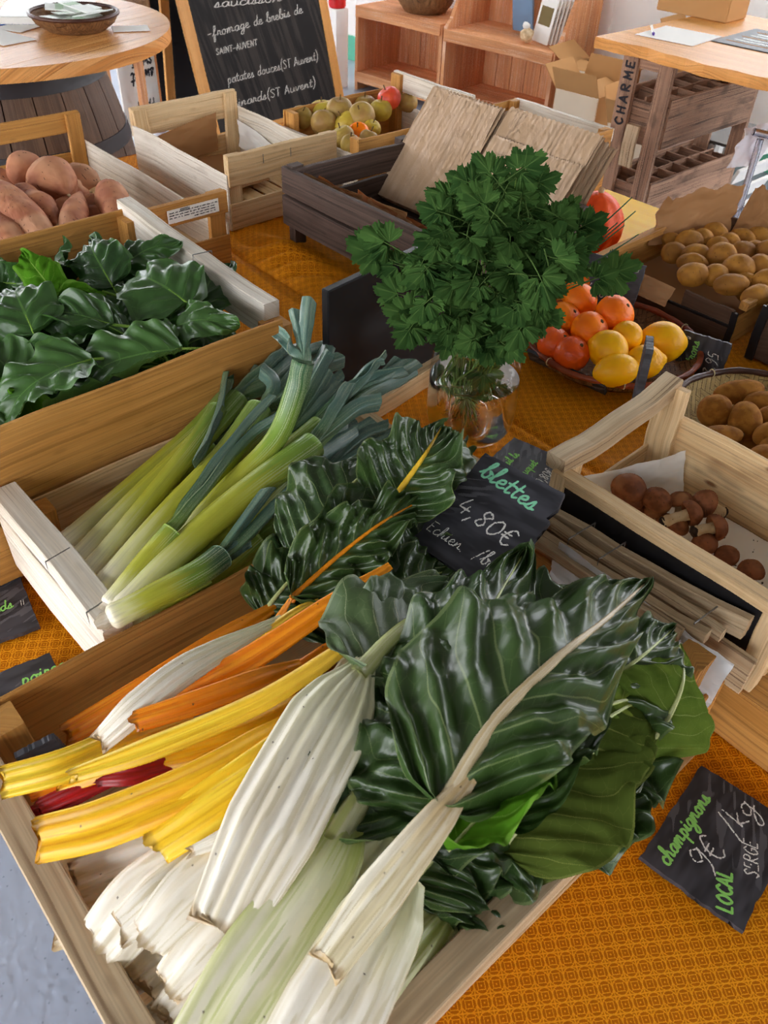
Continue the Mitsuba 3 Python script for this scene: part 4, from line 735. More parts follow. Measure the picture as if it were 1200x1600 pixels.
skin('clementine_skin', 'e85a08', 'd84a06', 'ec6a10', 40, .38, 0, 90, .0006, 360, .5)
skin('russet_skin', 'a88a44', '94703a', 'b8a040', 35, .55, .2, 200, .0003, 200)
skin('yellow_apple', 'c8ae3c', 'b89a38', 'a89a3c', 35, .45, .2, 200, 0)
skin('red_apple', 'd8452c', 'e06a34', 'e89a48', 28, .35, .1, 200, 0)
skin('squash_skin', 'f05a14', 'e44a0c', 'f47a2c', 40, .5, .1, 80, .0005, 160)
skin('cap_skin', '8a5230', '6c3a1c', 'b07a4c', 110, .7, .6, 150, .0004, 260)
skin('stem_skin', 'd9c4a0', 'c4a880', 'a88a64', 80, .8, .6, 170, .0008, 260)
skin('soil', '2c211a', '3c2e24', '5a4838', 200, .95, .0, 100, .001, 300)
plain('stalk_brown', '5a4426', .8, .2); plain('stalk_grey', '7a6a44', .8, .2)
def tuber(p0, p1, r, seed, rr=None, bend=.0, lump=.12, taper=(1., 1.), k=28, n=36):
    """A root between two end points: r the largest radius, rr relative radii along it."""
    rg = np.random.default_rng(seed); p0, p1 = A(*p0), A(*p1); t = np.linspace(0, 1, n); d = p1 - p0
    side = nrm(np.cross(d, A(0, 0, 1)) + 1e-6); P = p0 + t[:, None] * d + side * (bend * np.sin(np.pi * t))[:, None] + A(0, 0, 1) * (rg.normal(0, .06) * r * np.sin(2 * np.pi * t))[:, None]
    e = np.sqrt(np.maximum(1 - (2 * t - 1) ** 2, 0)) ** .8
    e = e * (np.interp(t, np.linspace(0, 1, len(rr)), rr) if rr is not None else 1)
    v, f, uv = sweep(P, circ(k), np.maximum(e * r, .0012), A(0, 0, 1) if abs(nrm(d)[2]) < .85 else A(1, 0, 0))
    c = np.vstack([np.repeat(P, k, 0), P[:1], P[-1:]]); o = v - c
    h = meshkit.fbm(v / (r * 1.3) + seed * 3.1, 3, seed % 50) - .5; h2 = meshkit.noise(v / (r * .35) + seed, 3) - .5
    return c + o * (1 + lump * 2 * h + lump * .35 * h2)[:, None], f
def ball(c, rad, seed, lump=.05, R=None, tip=0., dimple=0., sphere=None):
    """A lumpy fruit: rad three radii; tip draws out both poles, dimple sinks the top one."""
    s = SPH if sphere is None else sphere; d = np.array(s.vertices); z = d[:, 2]
    q = 1 + lump * 2 * (meshkit.fbm(d * 1.3 + seed * 2.7, 2, seed % 40) - .5)
    q = q + tip * (np.abs(z) ** 14) + tip * .9 * np.exp(-((1 - z) / .05) ** 2)
    if dimple: q = q - dimple * np.exp(-((1 - z) / .10) ** 1.2) - dimple * .6 * np.exp(-((1 + z) / .06) ** 1.2)
    v = d * q[:, None] * np.asarray(rad, float)
    R = euler(*np.random.default_rng(seed).uniform(-3, 3, 3)) if R is None else R
    return (v @ np.asarray(R).T + np.asarray(c), s.faces)
# potatoes
rg = np.random.default_rng(21)
PS = [(1052, 395, 18, 14, .82), (1076, 378, 19, 15, .825), (1097, 374, 15, 14, .825), (1117, 364, 17, 13, .825), (1138, 377, 16, 11, .83), (1121, 385, 16, 13, .825), (1087, 399, 19, 15, .828), (1127, 401, 19, 18, .838), (1159, 394, 20, 14, .832), (1178, 390, 15, 12, .826), (1082, 411, 20, 13, .832), (1083, 429, 22, 16, .838), (1118, 430, 17, 15, .835), (1154, 418, 21, 17, .842), (1186, 421, 15, 20, .836), (1142, 445, 25, 14, .838), (1166, 439, 15, 11, .832), (1196, 440, 17, 16, .84), (1182, 462, 24, 14, .835), (1070, 363, 14, 10, .815), (1047, 375, 14, 10, .815), (1200, 396, 16, 17, .836), (1212, 425, 18, 16, .83), (1160, 372, 17, 12, .815), (1185, 370, 17, 12, .815), (1210, 468, 20, 15, .82), (1140, 410, 18, 14, .805), (1100, 410, 18, 14, .805), (1170, 455, 18, 14, .80), (1105, 390, 18, 14, .80)]
for i, (x, y, a, b, z) in enumerate(PS):
    p = at(x, y, z); q = np.linalg.norm(p - EYE) / FPX * 1.05
    ang = rg.uniform(-.6, .6); d = RIGHT * math.cos(ang) + A(FWD[0], FWD[1], 0) * math.sin(ang); d[2] *= .3
    R = frame(nrm(d), A(0, 0, 1))
    ob('potato', ball(p, (b * q * 1.02, b * q, a * q), 500 + i, .09, R), 'potato_skin', None, True, label='yellow-brown unwashed potato in the heap in the dark brown box', cat='potato', group='potatoes in the dark brown box')
paper('paper_liner', 'brown paper lining the bottom of the potato box', 'kraft', ((1.41, .59, T + .02), (1.79, .59, T + .02), (1.79, .868, T + .02), (1.41, .868, T + .02)), amp=.004, seed=11)
paper('cardboard_flap', 'torn brown cardboard flap standing up behind the potatoes', 'kraft', ((1.55, .872, T + .06), (1.76, .80, T + .05), (1.80, .82, T + .155), (1.60, .885, T + .140)), amp=.014, seed=12, th=.003, rag=.022)
paper('cardboard_flap', 'smaller cardboard flap turned outward at the right of the torn one', 'kraft', ((1.77, .80, T + .05), (1.80, .70, T + .05), (1.86, .73, T + .135), (1.82, .80, T + .145)), amp=.010, seed=13, th=.003, rag=.02)
paper('cardboard_flap', 'low greyish cardboard flap behind the rightmost potatoes', 'kraft', ((1.78, .74, T + .05), (1.80, .56, T + .05), (1.87, .56, T + .10), (1.83, .74, T + .105)), amp=.008, seed=14, th=.003, rag=.02)
paper('paper_liner', 'grey paper edge folded over the cut-out front of the potato box', 'kraft_light', ((1.396, .70, T + .075), (1.394, .845, T + .08), (1.380, .85, T + .040), (1.372, .70, T + .045)), amp=.004, seed=15)
# sweet potatoes
SW = [((38, 255), (52, 275), .040, .875, None, 'round sweet potato at the back by the slotted end'), ((55, 268), (108, 305), .050, .872, (.9, 1.1, 1, .6, .25), 'biggest sweet potato, with a pale cut tip, on top of the heap'), ((98, 268), (155, 284), .034, .845, (.8, 1, .9, .6), 'reddish sweet potato lying by the white wall'), ((24, 296), (92, 352), .034, .862, (.8, 1, .85, 1.05, .7, .3), 'long knobbly sweet potato below the biggest one'), ((-30, 290), (78, 378), .042, .862, (.8, 1, 1.1, 1, .9), 'long smooth sweet potato running to the near end of the crate'), ((126, 300), (104, 366), .026, .865, (.35, .7, 1, 1.1, .9), 'small pointed sweet potato standing on its thick end'), ((164, 290), (182, 350), .034, .862, (.9, 1.1, .85, .9), 'pinkish bent sweet potato leaning on the white wall'), ((-30, 280), (46, 292), .03, .85, (.8, 1, .7, .2), 'sweet potato with a thin tail at the left edge'), ((80, 335), (135, 322), .03, .835, None, 'sweet potato half hidden behind the pointed one'), ((125, 318), (165, 332), .028, .83, None, 'sweet potato in the shade left of the pinkish one'), ((125, 345), (168, 345), .027, .832, None, 'sweet potato low at the near end, right of the pointed one'), ((-30, 340), (30, 395), .036, .85, None, 'sweet potato in the near left corner of its crate'), ((100, 292), (140, 300), .026, .835, (.8, 1, .6), 'thin orange sweet potato under the reddish one'), ((30, 330), (70, 350), .03, .825, None, 'sweet potato under the long knobbly one'), ((60, 375), (130, 375), .03, .82, None, 'sweet potato hidden low behind the spinach wall')]
for i, (a, b, r, z, rr, lb) in enumerate(SW):
    m_ = tuber(at(*a, z), at(*b, z - .01), r, 540 + i, rr, bend=rg.uniform(-.012, .012), lump=.10)
    k = ob('sweet_potato', m_, 'sweet_skin', None, True, label=lb, cat='sweet potato')
    e = at(*b, z - .01); d_ = nrm(e - at(*a, z)); v, f, uv = tube([e - d_ * .003, e + d_ * .006], [.0035, .0022], 8)
    ob('tip', (v, f), 'stem_skin', k, True)
# kiwis in the round basket, citrus in the other
plain('weave_thread', 'd8c8a0', .7, .2)
def weave(key, c0, c1, c2):
    def fn(p, n, uv):
        s = 1 / .008; x, y = (p.x * .8 + p.y * .6) * s, (-p.x * .6 + p.y * .8) * s
        fx, fy = x - dr.floor(x), y - dr.floor(y); par = cell_rand(dr.floor((x + y) * .5), dr.floor((x - y) * .5))
        over = smoothstep(.48, .52, cell_rand(dr.floor(x), dr.floor(y), 5))
        g = dr.select(over > .5, dr.minimum(fx, 1 - fx), dr.minimum(fy, 1 - fy))
        c = mix(C3(c0), C3(c1), par); c = mix(c, C3(c2), .8 * smoothstep(.12, .04, g))
        return c * (.85 + .3 * noise(x * 9 * over, y * 9 * (1 - over)))
    def h(p, n, uv):
        s = 1 / .008; x, y = (p.x * .8 + p.y * .6) * s, (-p.x * .6 + p.y * .8) * s
        fx, fy = x - dr.floor(x), y - dr.floor(y); over = smoothstep(.48, .52, cell_rand(dr.floor(x), dr.floor(y), 5))
        return .0012 * dr.select(over > .5, dr.sin(fx * math.pi), dr.sin(fy * math.pi))
    mat(key, {'type': 'bumpmap', 'a': mikit.proc(h, 8e-4), 'b': {'type': 'principled', 'base_color': mikit.proc(fn), 'roughness': .6, 'specular': .3}})
weave('weave_straw', 'c8ad72', 'b0945c', '5c4428'); weave('weave_dark', '8a6440', '6e4a2c', '2e1c10')
skin('cane', '8a3f22', '742f18', '9c5230', 60, .35, .2, 60, .0003, 200); skin('cane_dark', '4a2c22', '3a2018', '5c3828', 60, .4, .2, 60, .0003, 200)
def basket(label, c, R, h, weave_, rim, ties, rimr=.0055):
    key = thing('basket', label, 'basket'); z0 = T + .006
    prof = [(.0, z0 + .004), (R * .55, z0 + .004), (R * .78, z0 + .008), (R * .93, z0 + h * .6), (R, z0 + h), (R + .002, z0 + h), (R * .95, z0 + h * .55), (R * .80, z0 + .002), (R * .55, z0 - .001), (0, z0 - .001)]
    v, f = lathe(prof, 72); ob('bowl', (v + A(c[0], c[1], 0), f), weave_, key, 40)
    a = np.linspace(0, 2 * np.pi, 73)
    rim_p = np.stack([c[0] + (R + .001) * np.cos(a), c[1] + (R + .001) * np.sin(a), z0 + h + .002 + .001 * np.sin(a * 9)], 1)
    v, f, uv = sweep(rim_p, circ(10), rimr * (1 + .10 * np.sin(a * 23)), caps=False); ob('rim', (v, f), rim, key, True)
    for t in ties:
        p = A(c[0] + (R + .001) * math.cos(t), c[1] + (R + .001) * math.sin(t), z0 + h + .002); ra = A(math.cos(t), math.sin(t), 0)
        q = np.array([p + ra * math.cos(b) * (rimr + .0008) + A(0, 0, 1) * math.sin(b) * (rimr + .0012) for b in np.linspace(0, 6.2832, 13)])
        v, f, uv = sweep(q, circ(5), np.full(13, .0011), np.cross(ra, A(0, 0, 1)), False); ob('binding', (v, f), 'weave_thread', key, True)
    return key
basket('wide shallow basket with a red-brown cane rim holding oranges and lemons', (1.196, .690), .152, .034, 'weave_dark', 'cane', (3.9, 4.5, 5.9, .6, 1.8, 3.0))
basket('round straw basket with a dark cane rim holding kiwis', (1.165, .365), .150, .044, 'weave_straw', 'cane_dark', (2.2, 2.75, 3.4, 1.2, .2, 4.6, 5.6))
KW = [(1155, 612, 38, 17, .25, .822), (1117, 643, 24, 25, .9, .824), (1164, 658, 31, 22, 1.45, .828), (1123, 682, 36, 16, .12, .83), (1137, 711, 40, 17, -.30, .822), (1192, 724, 30, 24, 1.2, .828), (1190, 628, 26, 15, .1, .824), (1204, 652, 22, 16, .3, .83), (1203, 678, 26, 17, .5, .834), (1212, 700, 24, 18, .2, .828), (1235, 640, 28, 18, .6, .82), (1235, 690, 26, 20, 1.1, .82), (1165, 690, 30, 20, .5, .80), (1175, 640, 28, 20, .2, .80)]
for i, (x, y, a, b, an, z) in enumerate(KW):
    p = at(x, y, z); q = np.linalg.norm(p - EYE) / FPX
    d = RIGHT * math.cos(an) + UP * math.sin(an); d[2] = d[2] * .35
    R = frame(nrm(d), A(0, 0, 1)); a_, b_ = max(a, b), min(a, b)
    k = ob('kiwi', ball(p, (b_ * q, b_ * q * 1.05, a_ * q), 580 + i, .05, R), 'kiwi_skin', None, True, label='fuzzy brown oblong kiwi fruit in the straw basket', cat='kiwi', group='kiwis in the straw basket')
    ob('tip', ball(p + R[:, 2] * a_ * q * .99, (.0028, .0028, .0022), i, .2, R, sphere=SPH3), 'stalk_brown', k, True)
CI = [('orange', 960, 492, 29, 28, .838, 'orange at the back of the basket, against the oranges slate'), ('orange', 921, 516, 28, 27, .826, 'orange in the middle of the basket behind the front lemons'), ('clementine', 893, 553, 27, 26, .806, 'small deep orange fruit with a dark stalk end at the left front'), ('orange', 906, 470, 26, 25, .835, 'orange half covered by the parsley leaves'), ('clementine', 866, 538, 26, 25, .806, 'reddish orange at the left rim of the basket under the parsley'), ('orange', 880, 500, 27, 26, .815, 'orange in the shade of the parsley, behind the small one'), ('orange', 900, 440, 24, 23, .82, 'orange farthest back, seen through the parsley'),
      ('lemon', 979, 526, 24, 23, .828, 'smallest lemon, between the two oranges and the big lemon'), ('lemon', 950, 546, 30, 28, .820, 'round lemon in the centre of the basket'), ('lemon', 1034, 535, 34, 30, .812, 'biggest lemon, at the right side of the basket'), ('lemon', 1006, 566, 30, 25, .810, 'lemon behind the edge of the upright slate'), ('lemon', 963, 579, 33, 25, .808, 'pointed greenish-tipped lemon lying at the front rim')]
for i, (kd, x, y, a, b, z, lb) in enumerate(CI):
    p = at(x, y, z); q = np.linalg.norm(p - EYE) / FPX
    if kd == 'lemon':
        d = RIGHT * math.cos(.3 + i) + A(FWD[0], FWD[1], 0) * math.sin(.3 + i) * .7 if i not in (11, 10) else RIGHT * .95 + A(FWD[0], FWD[1], .2) * .25
        R = frame(nrm(d), A(0, 0, 1)); m_ = ball(p, (b * q, b * q, a * q), 620 + i, .03, R, tip=.10)
    else: R = frame(nrm(-FWD * .5 + A(.1, -.2, .7) + RIGHT * (.3 if i == 2 else .5)), A(1, 0, 0)); m_ = ball(p, (a * q, a * q, b * q * .98), 620 + i, .02, R, dimple=.05)
    k = ob('lemon' if kd == 'lemon' else 'orange', m_, kd + '_skin', None, True, label=lb, cat='lemon' if kd == 'lemon' else 'orange')
    ob('stalk_end', ball(p + R[:, 2] * (a * q * 1.10 if kd == 'lemon' else b * q * .93), (.0032, .0032, .0016), i, .3, R, sphere=SPH3), 'stalk_brown' if kd != 'lemon' else 'stalk_grey', k, True)
# apples
AP = [(471, 183, 16, 'r'), (503, 176, 19, 'y'), (531, 172, 19, 'r'), (506, 192, 19, 'r'), (541, 194, 18, 'y'), (565, 181, 19, 'r'), (571, 166, 16, 'r'), (560, 209, 16, 'o'), (581, 201, 13, 'y'), (536, 214, 17, 'r'), (576, 217, 14, 'r'), (595, 172, 16, 'y'), (548, 226, 15, 'r'), (608, 154, 17, 'd'), (637, 160, 14, 'r')]
AL = {'r': ('brown-green russet apple in the crate before the easel', 'russet apples in the crate'), 'y': ('yellow-green apple among the russets', 'yellow-green apples in the crate'), 'o': ('orange-yellow apple at the near corner of the crate', None), 'd': ('single red apple at the far end of the crate', None)}
for i, (x, y, r, kd) in enumerate(AP):
    p = at(x, y, T + .125 + (.02 if i in (2, 5, 13) else 0)); q = np.linalg.norm(p - EYE) / FPX
    R = frame(nrm(A(*rg.normal(0, .45, 2), 1)), A(1, 0, 0))
    k = ob('apple', ball(p, (r * q, r * q, r * q * .92), 660 + i, .03, R, dimple=.20), {'r': 'russet_skin', 'y': 'yellow_apple', 'o': 'orange_skin', 'd': 'red_apple'}[kd], None, True, label=AL[kd][0], cat='apple', group=AL[kd][1])
    b0 = p + R[:, 2] * r * q * .68; v, f, uv = tube([b0, b0 + R[:, 2] * .014 + R[:, 0] * .002], [.0012, .0016], 6); ob('stalk', (v, f), 'stalk_brown', k, True)
# red kuri squash on the yellow lit cloth end
p = A(1.515, .985, T + .073); d = np.array(SPH.vertices); th = np.arctan2(d[:, 1], d[:, 0])
q_ = .062 * (1 + .05 * np.cos(th * 9) * (1 - d[:, 2] ** 2)) * (1 + .35 * np.exp(-((1 - d[:, 2]) / .22)) - .08 * np.exp(-((1 + d[:, 2]) / .08)))
k = ob('squash', (d * q_[:, None] * A(1, 1, .88) + p, SPH.faces), 'squash_skin', None, True, label='round orange-red squash behind the parsley, in front of the bright cloth end', cat='squash')
v, f, uv = tube([p + A(0, 0, .066), p + A(.002, 0, .074), p + A(.006, .002, .080)], [.008, .006, .0065], 10); ob('stalk', (v, f), 'stem_skin', k, True)
# mushrooms
def mushroom(cap, axis, r, stem_len, label, group, seed, sr=.42):
    """cap: centre of the cap; axis: direction from the stem to the top of the cap."""
    ax = nrm(A(*axis)); R = frame(ax, A(1, 0, 0) if abs(ax[0]) < .8 else A(0, 1, 0)); key = thing('mushroom', label, 'mushroom', group)
    prof = [(0, r * .72), (r * .35, r * .68), (r * .68, r * .50), (r * .92, r * .18), (r, -.12 * r), (r * .93, -.36 * r), (r * .78, -.42 * r), (r * .60, -.30 * r), (r * .3, -.16 * r), (0, -.14 * r)]
    v, f = lathe(spline(np.array([(a, 0, b) for a, b in prof]), 26)[:, [0, 2]] * A(1, 1), 30); v = v * (1 + .16 * (meshkit.fbm(v / r + seed, 2, seed % 30) - .5))[:, None]
    ob('cap', (v @ R.T + A(*cap), f), 'cap_skin', key, True)
    if stem_len:
        c = A(*cap); P = spline([c - ax * r * .1, c - ax * (r * .3 + stem_len * .5), c - ax * (r * .3 + stem_len)], 14); rr = r * sr * np.interp(np.linspace(0, 1, 14), [0, .3, .8, 1], [1.05, .9, 1.1, .8])
        v, f, uv = sweep(P, circ(14), rr, A(0, 0, 1) if abs(ax[2]) < .85 else A(1, 0, 0)); v = v + (meshkit.fbm(v / r * 2, 2, 3)[:, None] - .5) * r * .10
        s_ = ob('stem', (v, f), 'stem_skin', key, True)
        ob('soil', ball(P[-1] + ax * r * .04, (r * sr * .95, r * sr * .95, r * .26), seed, .35, R, sphere=SPH3), 'soil', s_, True)
MU = [((983, 762, .900), (-.1, 0, 1), .0215, 0, 'largest brown mushroom cap in the corner by the white paper', None), ((1027, 780, .897), (.1, -.1, 1), .0185, 0, 'dark smooth mushroom cap right of the largest', None), ((1063, 783, .893), (.4, .5, .7), .0165, .012, 'tilted mushroom with torn pale gills in the middle of the heap', None), ((1081, 802, .898), (.8, -.55, .35), .0165, .030, 'mushroom on its side with a long pale stem pointing left', None), ((1099, 786, .898), (-.75, .55, .55), .0175, .030, 'mushroom with its dirty stem end pointing right', None), ((1120, 824, .895), (.85, -.6, .2), .0165, .022, 'mushroom lying at the right of the heap, stem to the left', None), ((993, 781, .890), (.2, -.4, .8), .0125, .008, 'small tan mushroom under the largest cap', None)]
for i, (c_, ax, r, sl, lb, g) in enumerate(MU): mushroom(at(*c_), ax, r, sl, lb, g, 700 + i)
for i, (c_, r) in enumerate([((1024, 796, .882), .014), ((1060, 822, .882), .0135), ((1102, 848, .882), .015), ((1135, 868, .878), .0145), ((1174, 890, .878), .0150), ((1042, 815, .878), .0125), ((1010, 800, .872), .014)]):
    mushroom(at(*c_), (rg.normal(0, .25), rg.normal(0, .25), 1), r, .010, 'small mushroom half hidden behind the blackboard front of the box', 'mushrooms along the blackboard front', 720 + i)
paper('paper_liner', 'white paper lining the floor of the mushroom box', 'paper_white', ((.662, .125, T + .100), (.845, .125, T + .100), (.845, .395, T + .100), (.662, .395, T + .100)), amp=.003, seed=31)
paper('paper_liner', 'white paper curled up in the back corner of the mushroom box', 'paper_white', ((.690, .392, T + .10), (.835, .330, T + .10), (.838, .345, T + .165), (.700, .398, T + .160)), amp=.006, seed=32)
mb = MB(); r2 = np.random.default_rng(4)
for i in range(60):
    x, y = r2.uniform(.70, .84), r2.uniform(.13, .27); s_ = r2.uniform(.0006, .0016); mb.add(*ball((x, y, T + .1045), (s_, s_, s_ * .7), i, .3, sphere=trimesh.creation.icosphere(1)))
ob('soil_crumbs', mb.mesh(), 'soil', label='dark soil crumbs scattered on the white paper in the mushroom box', cat='soil', kind='stuff')
# ---------------- jar of parsley and chives
JX, JY = at(730, 682, T)[:2]
mat('jar_glass', {'type': 'thindielectric', 'int_ior': 1.5}, False)
mat('thick_glass', {'type': 'dielectric', 'int_ior': 1.5, 'ext_ior': 1.0}, False)
mat('water_b', {'type': 'dielectric', 'int_ior': 1.33, 'ext_ior': 1.0}, False)
j = thing('glass_jar', 'clear glass jar of water holding parsley and chives', 'jar')
def lz(prof, k=64): v, f = lathe(prof, k); return v + A(JX, JY, T), f
wall = spline(np.array([(.046, 0, .016), (.058, 0, .020), (.066, 0, .034), (.069, 0, .060), (.0685, 0, .110), (.066, 0, .145), (.0625, 0, .158), (.0615, 0, .176)]), 40)[:, [0, 2]]
ob('wall', lz(wall), 'jar_glass', j, True)
ob('base', lz([(0, .0045), (.040, .0045), (.047, .006), (.0495, .011), (.049, .017), (.046, .020), (0, .0205), (0, .0205)]), 'thick_glass', j, 30)
a = np.linspace(0, 2 * np.pi, 65); rp = np.stack([JX + .062 * np.cos(a), JY + .062 * np.sin(a), np.full(65, T + .177)], 1)
v, f, uv = sweep(rp, circ(10), np.full(65, .0022), caps=False); ob('rim', (v, f), 'thick_glass', j, True)
wz = [(r - .0012, z) for r, z in wall if .021 < z < .112]
ob('water', lz([(0, .0215), (.045, .0215)] + wz + [(wz[-1][0] - .001, .1125), (0, .112)]), 'water_b', None, 35, label='clear water half filling the glass jar', cat='water')
def parsley_fn(p, n, uv):
    k = dr.floor(uv.x); s = uv.x - k
    c = mix(C3('1f3a1c'), C3('4a6a34'), .6 * cell_rand(dr.floor(p.x * 38), dr.floor(p.y * 38), dr.floor(p.z * 38)) + .4 * noise(p.x * 60, p.y * 60, p.z * 60))
    return mix(c, C3('7f9a58'), .35 * smoothstep(.12, .0, dr.abs(uv.y)) * smoothstep(1.0, .2, s))
scene['parsley_b'] = {'type': 'principledthin', 'base_color': mikit.proc(parsley_fn), 'roughness': .35, 'eta': 1.45, 'diff_trans': .45}
plain('parsley_stem', '5d7c34', .5, .4); plain('chive_b', '2c4c28', .4, .4); plain('rubber_band', 'c8a070', .6, .3)
def leaflet(size, seed, ang, base, droop=.35):
    rg = np.random.default_rng(seed); th = np.linspace(-1.30, 1.30, 61); lob = np.abs(np.cos(th / 1.30 * np.pi * 1.5)) ** .55
    env = 1 - .38 * (np.abs(th) / 1.3) ** 1.6
    teeth = 1 + .11 * (2 * np.abs((th * 4.6) % 1 - .5) - .5)
    R = size * env * (.66 + .34 * lob) * teeth * (1 + .05 * rg.normal(0, 1, 61))
    rho = np.array([.0, .3, .55, .78, 1.0])
    x, y = rho[:, None] * R * np.sin(th), rho[:, None] * R * np.cos(th)
    z = .05 * size * (rho[:, None] ** 1.2) * np.cos(th / 1.3 * np.pi * 1.5 * 2)[None] * .6 - droop * size * rho[:, None] ** 2 * (.6 + .5 * np.abs(th[None]) / 1.3) + .10 * size * rho[:, None] * rg.normal(0, .5)
    c, s = math.cos(ang), math.sin(ang)
    V = np.stack([x * c + y * s + base[0], -x * s + y * c + base[1], z + base[2]], -1)
    uv = np.stack(np.broadcast_arrays(rho[:, None] * .98, (np.abs((th / 1.3 * 1.5 + .5) % 1 - .5))[None] - 0), -1)
    f = grid_faces(5, 61); return V.reshape(-1, 3), f, uv.reshape(-1, 2)
def parsley_leaf(seed):
    rg = np.random.default_rng(seed); mb = MB(); L = .030
    mb.add(*leaflet(L * rg.uniform(.95, 1.1), seed, 0, (0, .016, 0), rg.uniform(-.1, .7)))
    for s in (-1, 1): mb.add(*leaflet(L * rg.uniform(.75, .95), seed + 7 * s, s * rg.uniform(1.0, 1.35), (s * .003, .010, 0), rg.uniform(-.2, .8)))
    v, f, uv = tube([(0, -.030, -.012), (0, -.012, -.002), (0, .003, .001), (0, .018, .0006)], [.0011, .001, .0008, .0004], 5); uv[:] = (.1, 0)
    mb.add(v, f, uv); return mb
PL = [(lambda m: mikit.ply(m.mesh(), 'parsley_b', True, m.uv()))(parsley_leaf(s)) for s in range(800, 807)]
pb = thing('parsley_bunch', 'big bushy bunch of flat-leaf parsley in the glass jar', 'parsley')
rg = np.random.default_rng(31)
SIL = Polygon([(630, 410), (640, 390), (665, 385), (700, 340), (725, 310), (750, 290), (790, 280), (815, 290), (830, 335), (880, 325), (885, 350), (895, 400), (890, 420), (868, 455), (848, 485), (835, 520), (815, 520), (790, 545), (735, 540), (690, 510), (650, 510), (628, 490), (640, 440)])
def topx(p):
    d = np.asarray(p) - EYE; z = d @ FWD; return 600 + FPX * (d @ RIGHT) / z, 800 - FPX * (d @ UP) / z
cen = A(JX - .005, JY + .005, T + .305); nleaf, tries = 0, 0; tips = []
while nleaf < 290 and tries < 20000:
    tries += 1
    d = nrm(rg.normal(0, 1, 3)); d[2] = d[2] if d[2] > -.55 else -d[2] * .5
    rr = rg.uniform(.45, 1.0) ** .5
    p = cen + d * A(.205, .205, .165) * rr
    x, y = topx(p)
    if not SIL.contains(shapely.Point(x, y)): continue
    if p[2] < T + .165: continue
    if rr < .72 and rg.random() < .5: continue
    up = nrm(d * A(.8, .8, .9) + A(0, 0, .55) + .55 * rg.normal(0, 1, 3) + .2 * nrm(EYE - p)); out = nrm(d * A(1, 1, .3) + .6 * rg.normal(0, 1, 3) + A(0, 0, -.15))
    R = np.stack([np.cross(out := nrm(out - up * (out @ up)), up), out, up], 1)
    s = rg.uniform(.62, 1.0)
    copy('leaf', PL[rg.integers(7)], pb, M4(R, p, s)); tips.append(p - out * .030 * s - up * .01); nleaf += 1
for (x, y, z, ax, s) in [(800, 275, 1.19, .5, .95), (778, 285, 1.185, -.3, .9), (822, 292, 1.17, 1, .9), (748, 292, 1.18, -.8, .85), (715, 312, 1.16, -1, .8), (700, 335, 1.15, -1, .8), (905, 372, 1.08, 1, .8), (855, 345, 1.13, .8, .8), (918, 440, 1.03, 1, .9), (600, 402, 1.06, -1, 1.1), (618, 388, 1.075, -.6, 1.0), (590, 385, 1.06, -1.4, .9), (632, 418, 1.05, -1, .9), (640, 465, 1.03, -1, 1.0), (655, 495, 1.02, -1.2, 1.0), (735, 528, .99, -.2, 1.2), (760, 545, .985, .2, 1.0), (945, 430, 1.0, 1.2, 1.1), (893, 362, 1.09, .7, 1.05)]:
    p = at(x, y, z); out = nrm(RIGHT * ax + UP * .3 - FWD * .2); up = nrm(EYE - p + A(0, 0, .3)); out = nrm(out - up * (out @ up))
    copy('leaf', PL[rg.integers(7)], pb, M4(np.stack([np.cross(out, up), out, up], 1), p, s * 1.05)); tips.append(p - out * .03)
foot = []
for i in range(70):
    t = tips[int(rg.integers(len(tips)))] if i < 57 else tips[-1 - (i - 57)]
    an, ra = rg.uniform(0, 6.28), .030 * math.sqrt(rg.random())
    neck = A(JX + ra * math.cos(an) * 1.2, JY + ra * math.sin(an) * 1.2, T + .165); mid = A(JX - .012 + ra * .45 * math.cos(an), JY + .004 + ra * .45 * math.sin(an), T + .095)
    b = A(JX - .012 - ra * .9 * math.cos(an) + rg.normal(0, .006), JY - ra * .9 * math.sin(an) + rg.normal(0, .006), T + rg.uniform(.026, .06)) if i % 3 else A(JX - .030 + ra * .6 * math.cos(an), JY + .02 + ra * .6 * math.sin(an), T + rg.uniform(.06, .09))
    if i % 3 == 0: mid = A(JX - .030 + ra * .6 * math.cos(an), JY + .02 + ra * .6 * math.sin(an), T + .11)
    q = spline([b, mid, neck, (neck + t) / 2 + A(0, 0, .02), t], 22); v, f, uv = tube(q, np.linspace(.0019, .0008, 22), 6)
    ob('stem', (v, f), 'parsley_stem', pb, True)
for c_, r_, z_ in ((A(JX - .012, JY + .004), .0175, .088), (A(JX - .030, JY + .02), .021, .105)):
    q = np.stack([c_[0] + r_ * np.cos(a), c_[1] + r_ * np.sin(a), T + z_ + .003 * np.sin(a * 2)], 1); v, f, uv = sweep(q, circ(6), np.full(65, .0016), caps=False)
    ob('rubber_band', (v, f), 'rubber_band', pb, True, label='thin pale rubber band around the stems')
for (x, y, z, ax, s) in [(765, 600, .86, .3, .9), (790, 640, .84, .8, .7), (730, 560, .90, -.3, 1.0)]:
    p = A(JX + (.02 if x > 740 else -.01), JY - .025 + (.01 if x > 780 else 0), z); out = nrm(A(.1 * ax, -.1, -1)); up = nrm(EYE - p); out = nrm(out - up * (out @ up))
    copy('leaf', PL[rg.integers(7)], pb, M4(np.stack([np.cross(out, up), out, up], 1), p, s))
cv = thing('chives', 'thin dark chive blades sticking out of the jar to the right of the parsley', 'chives')
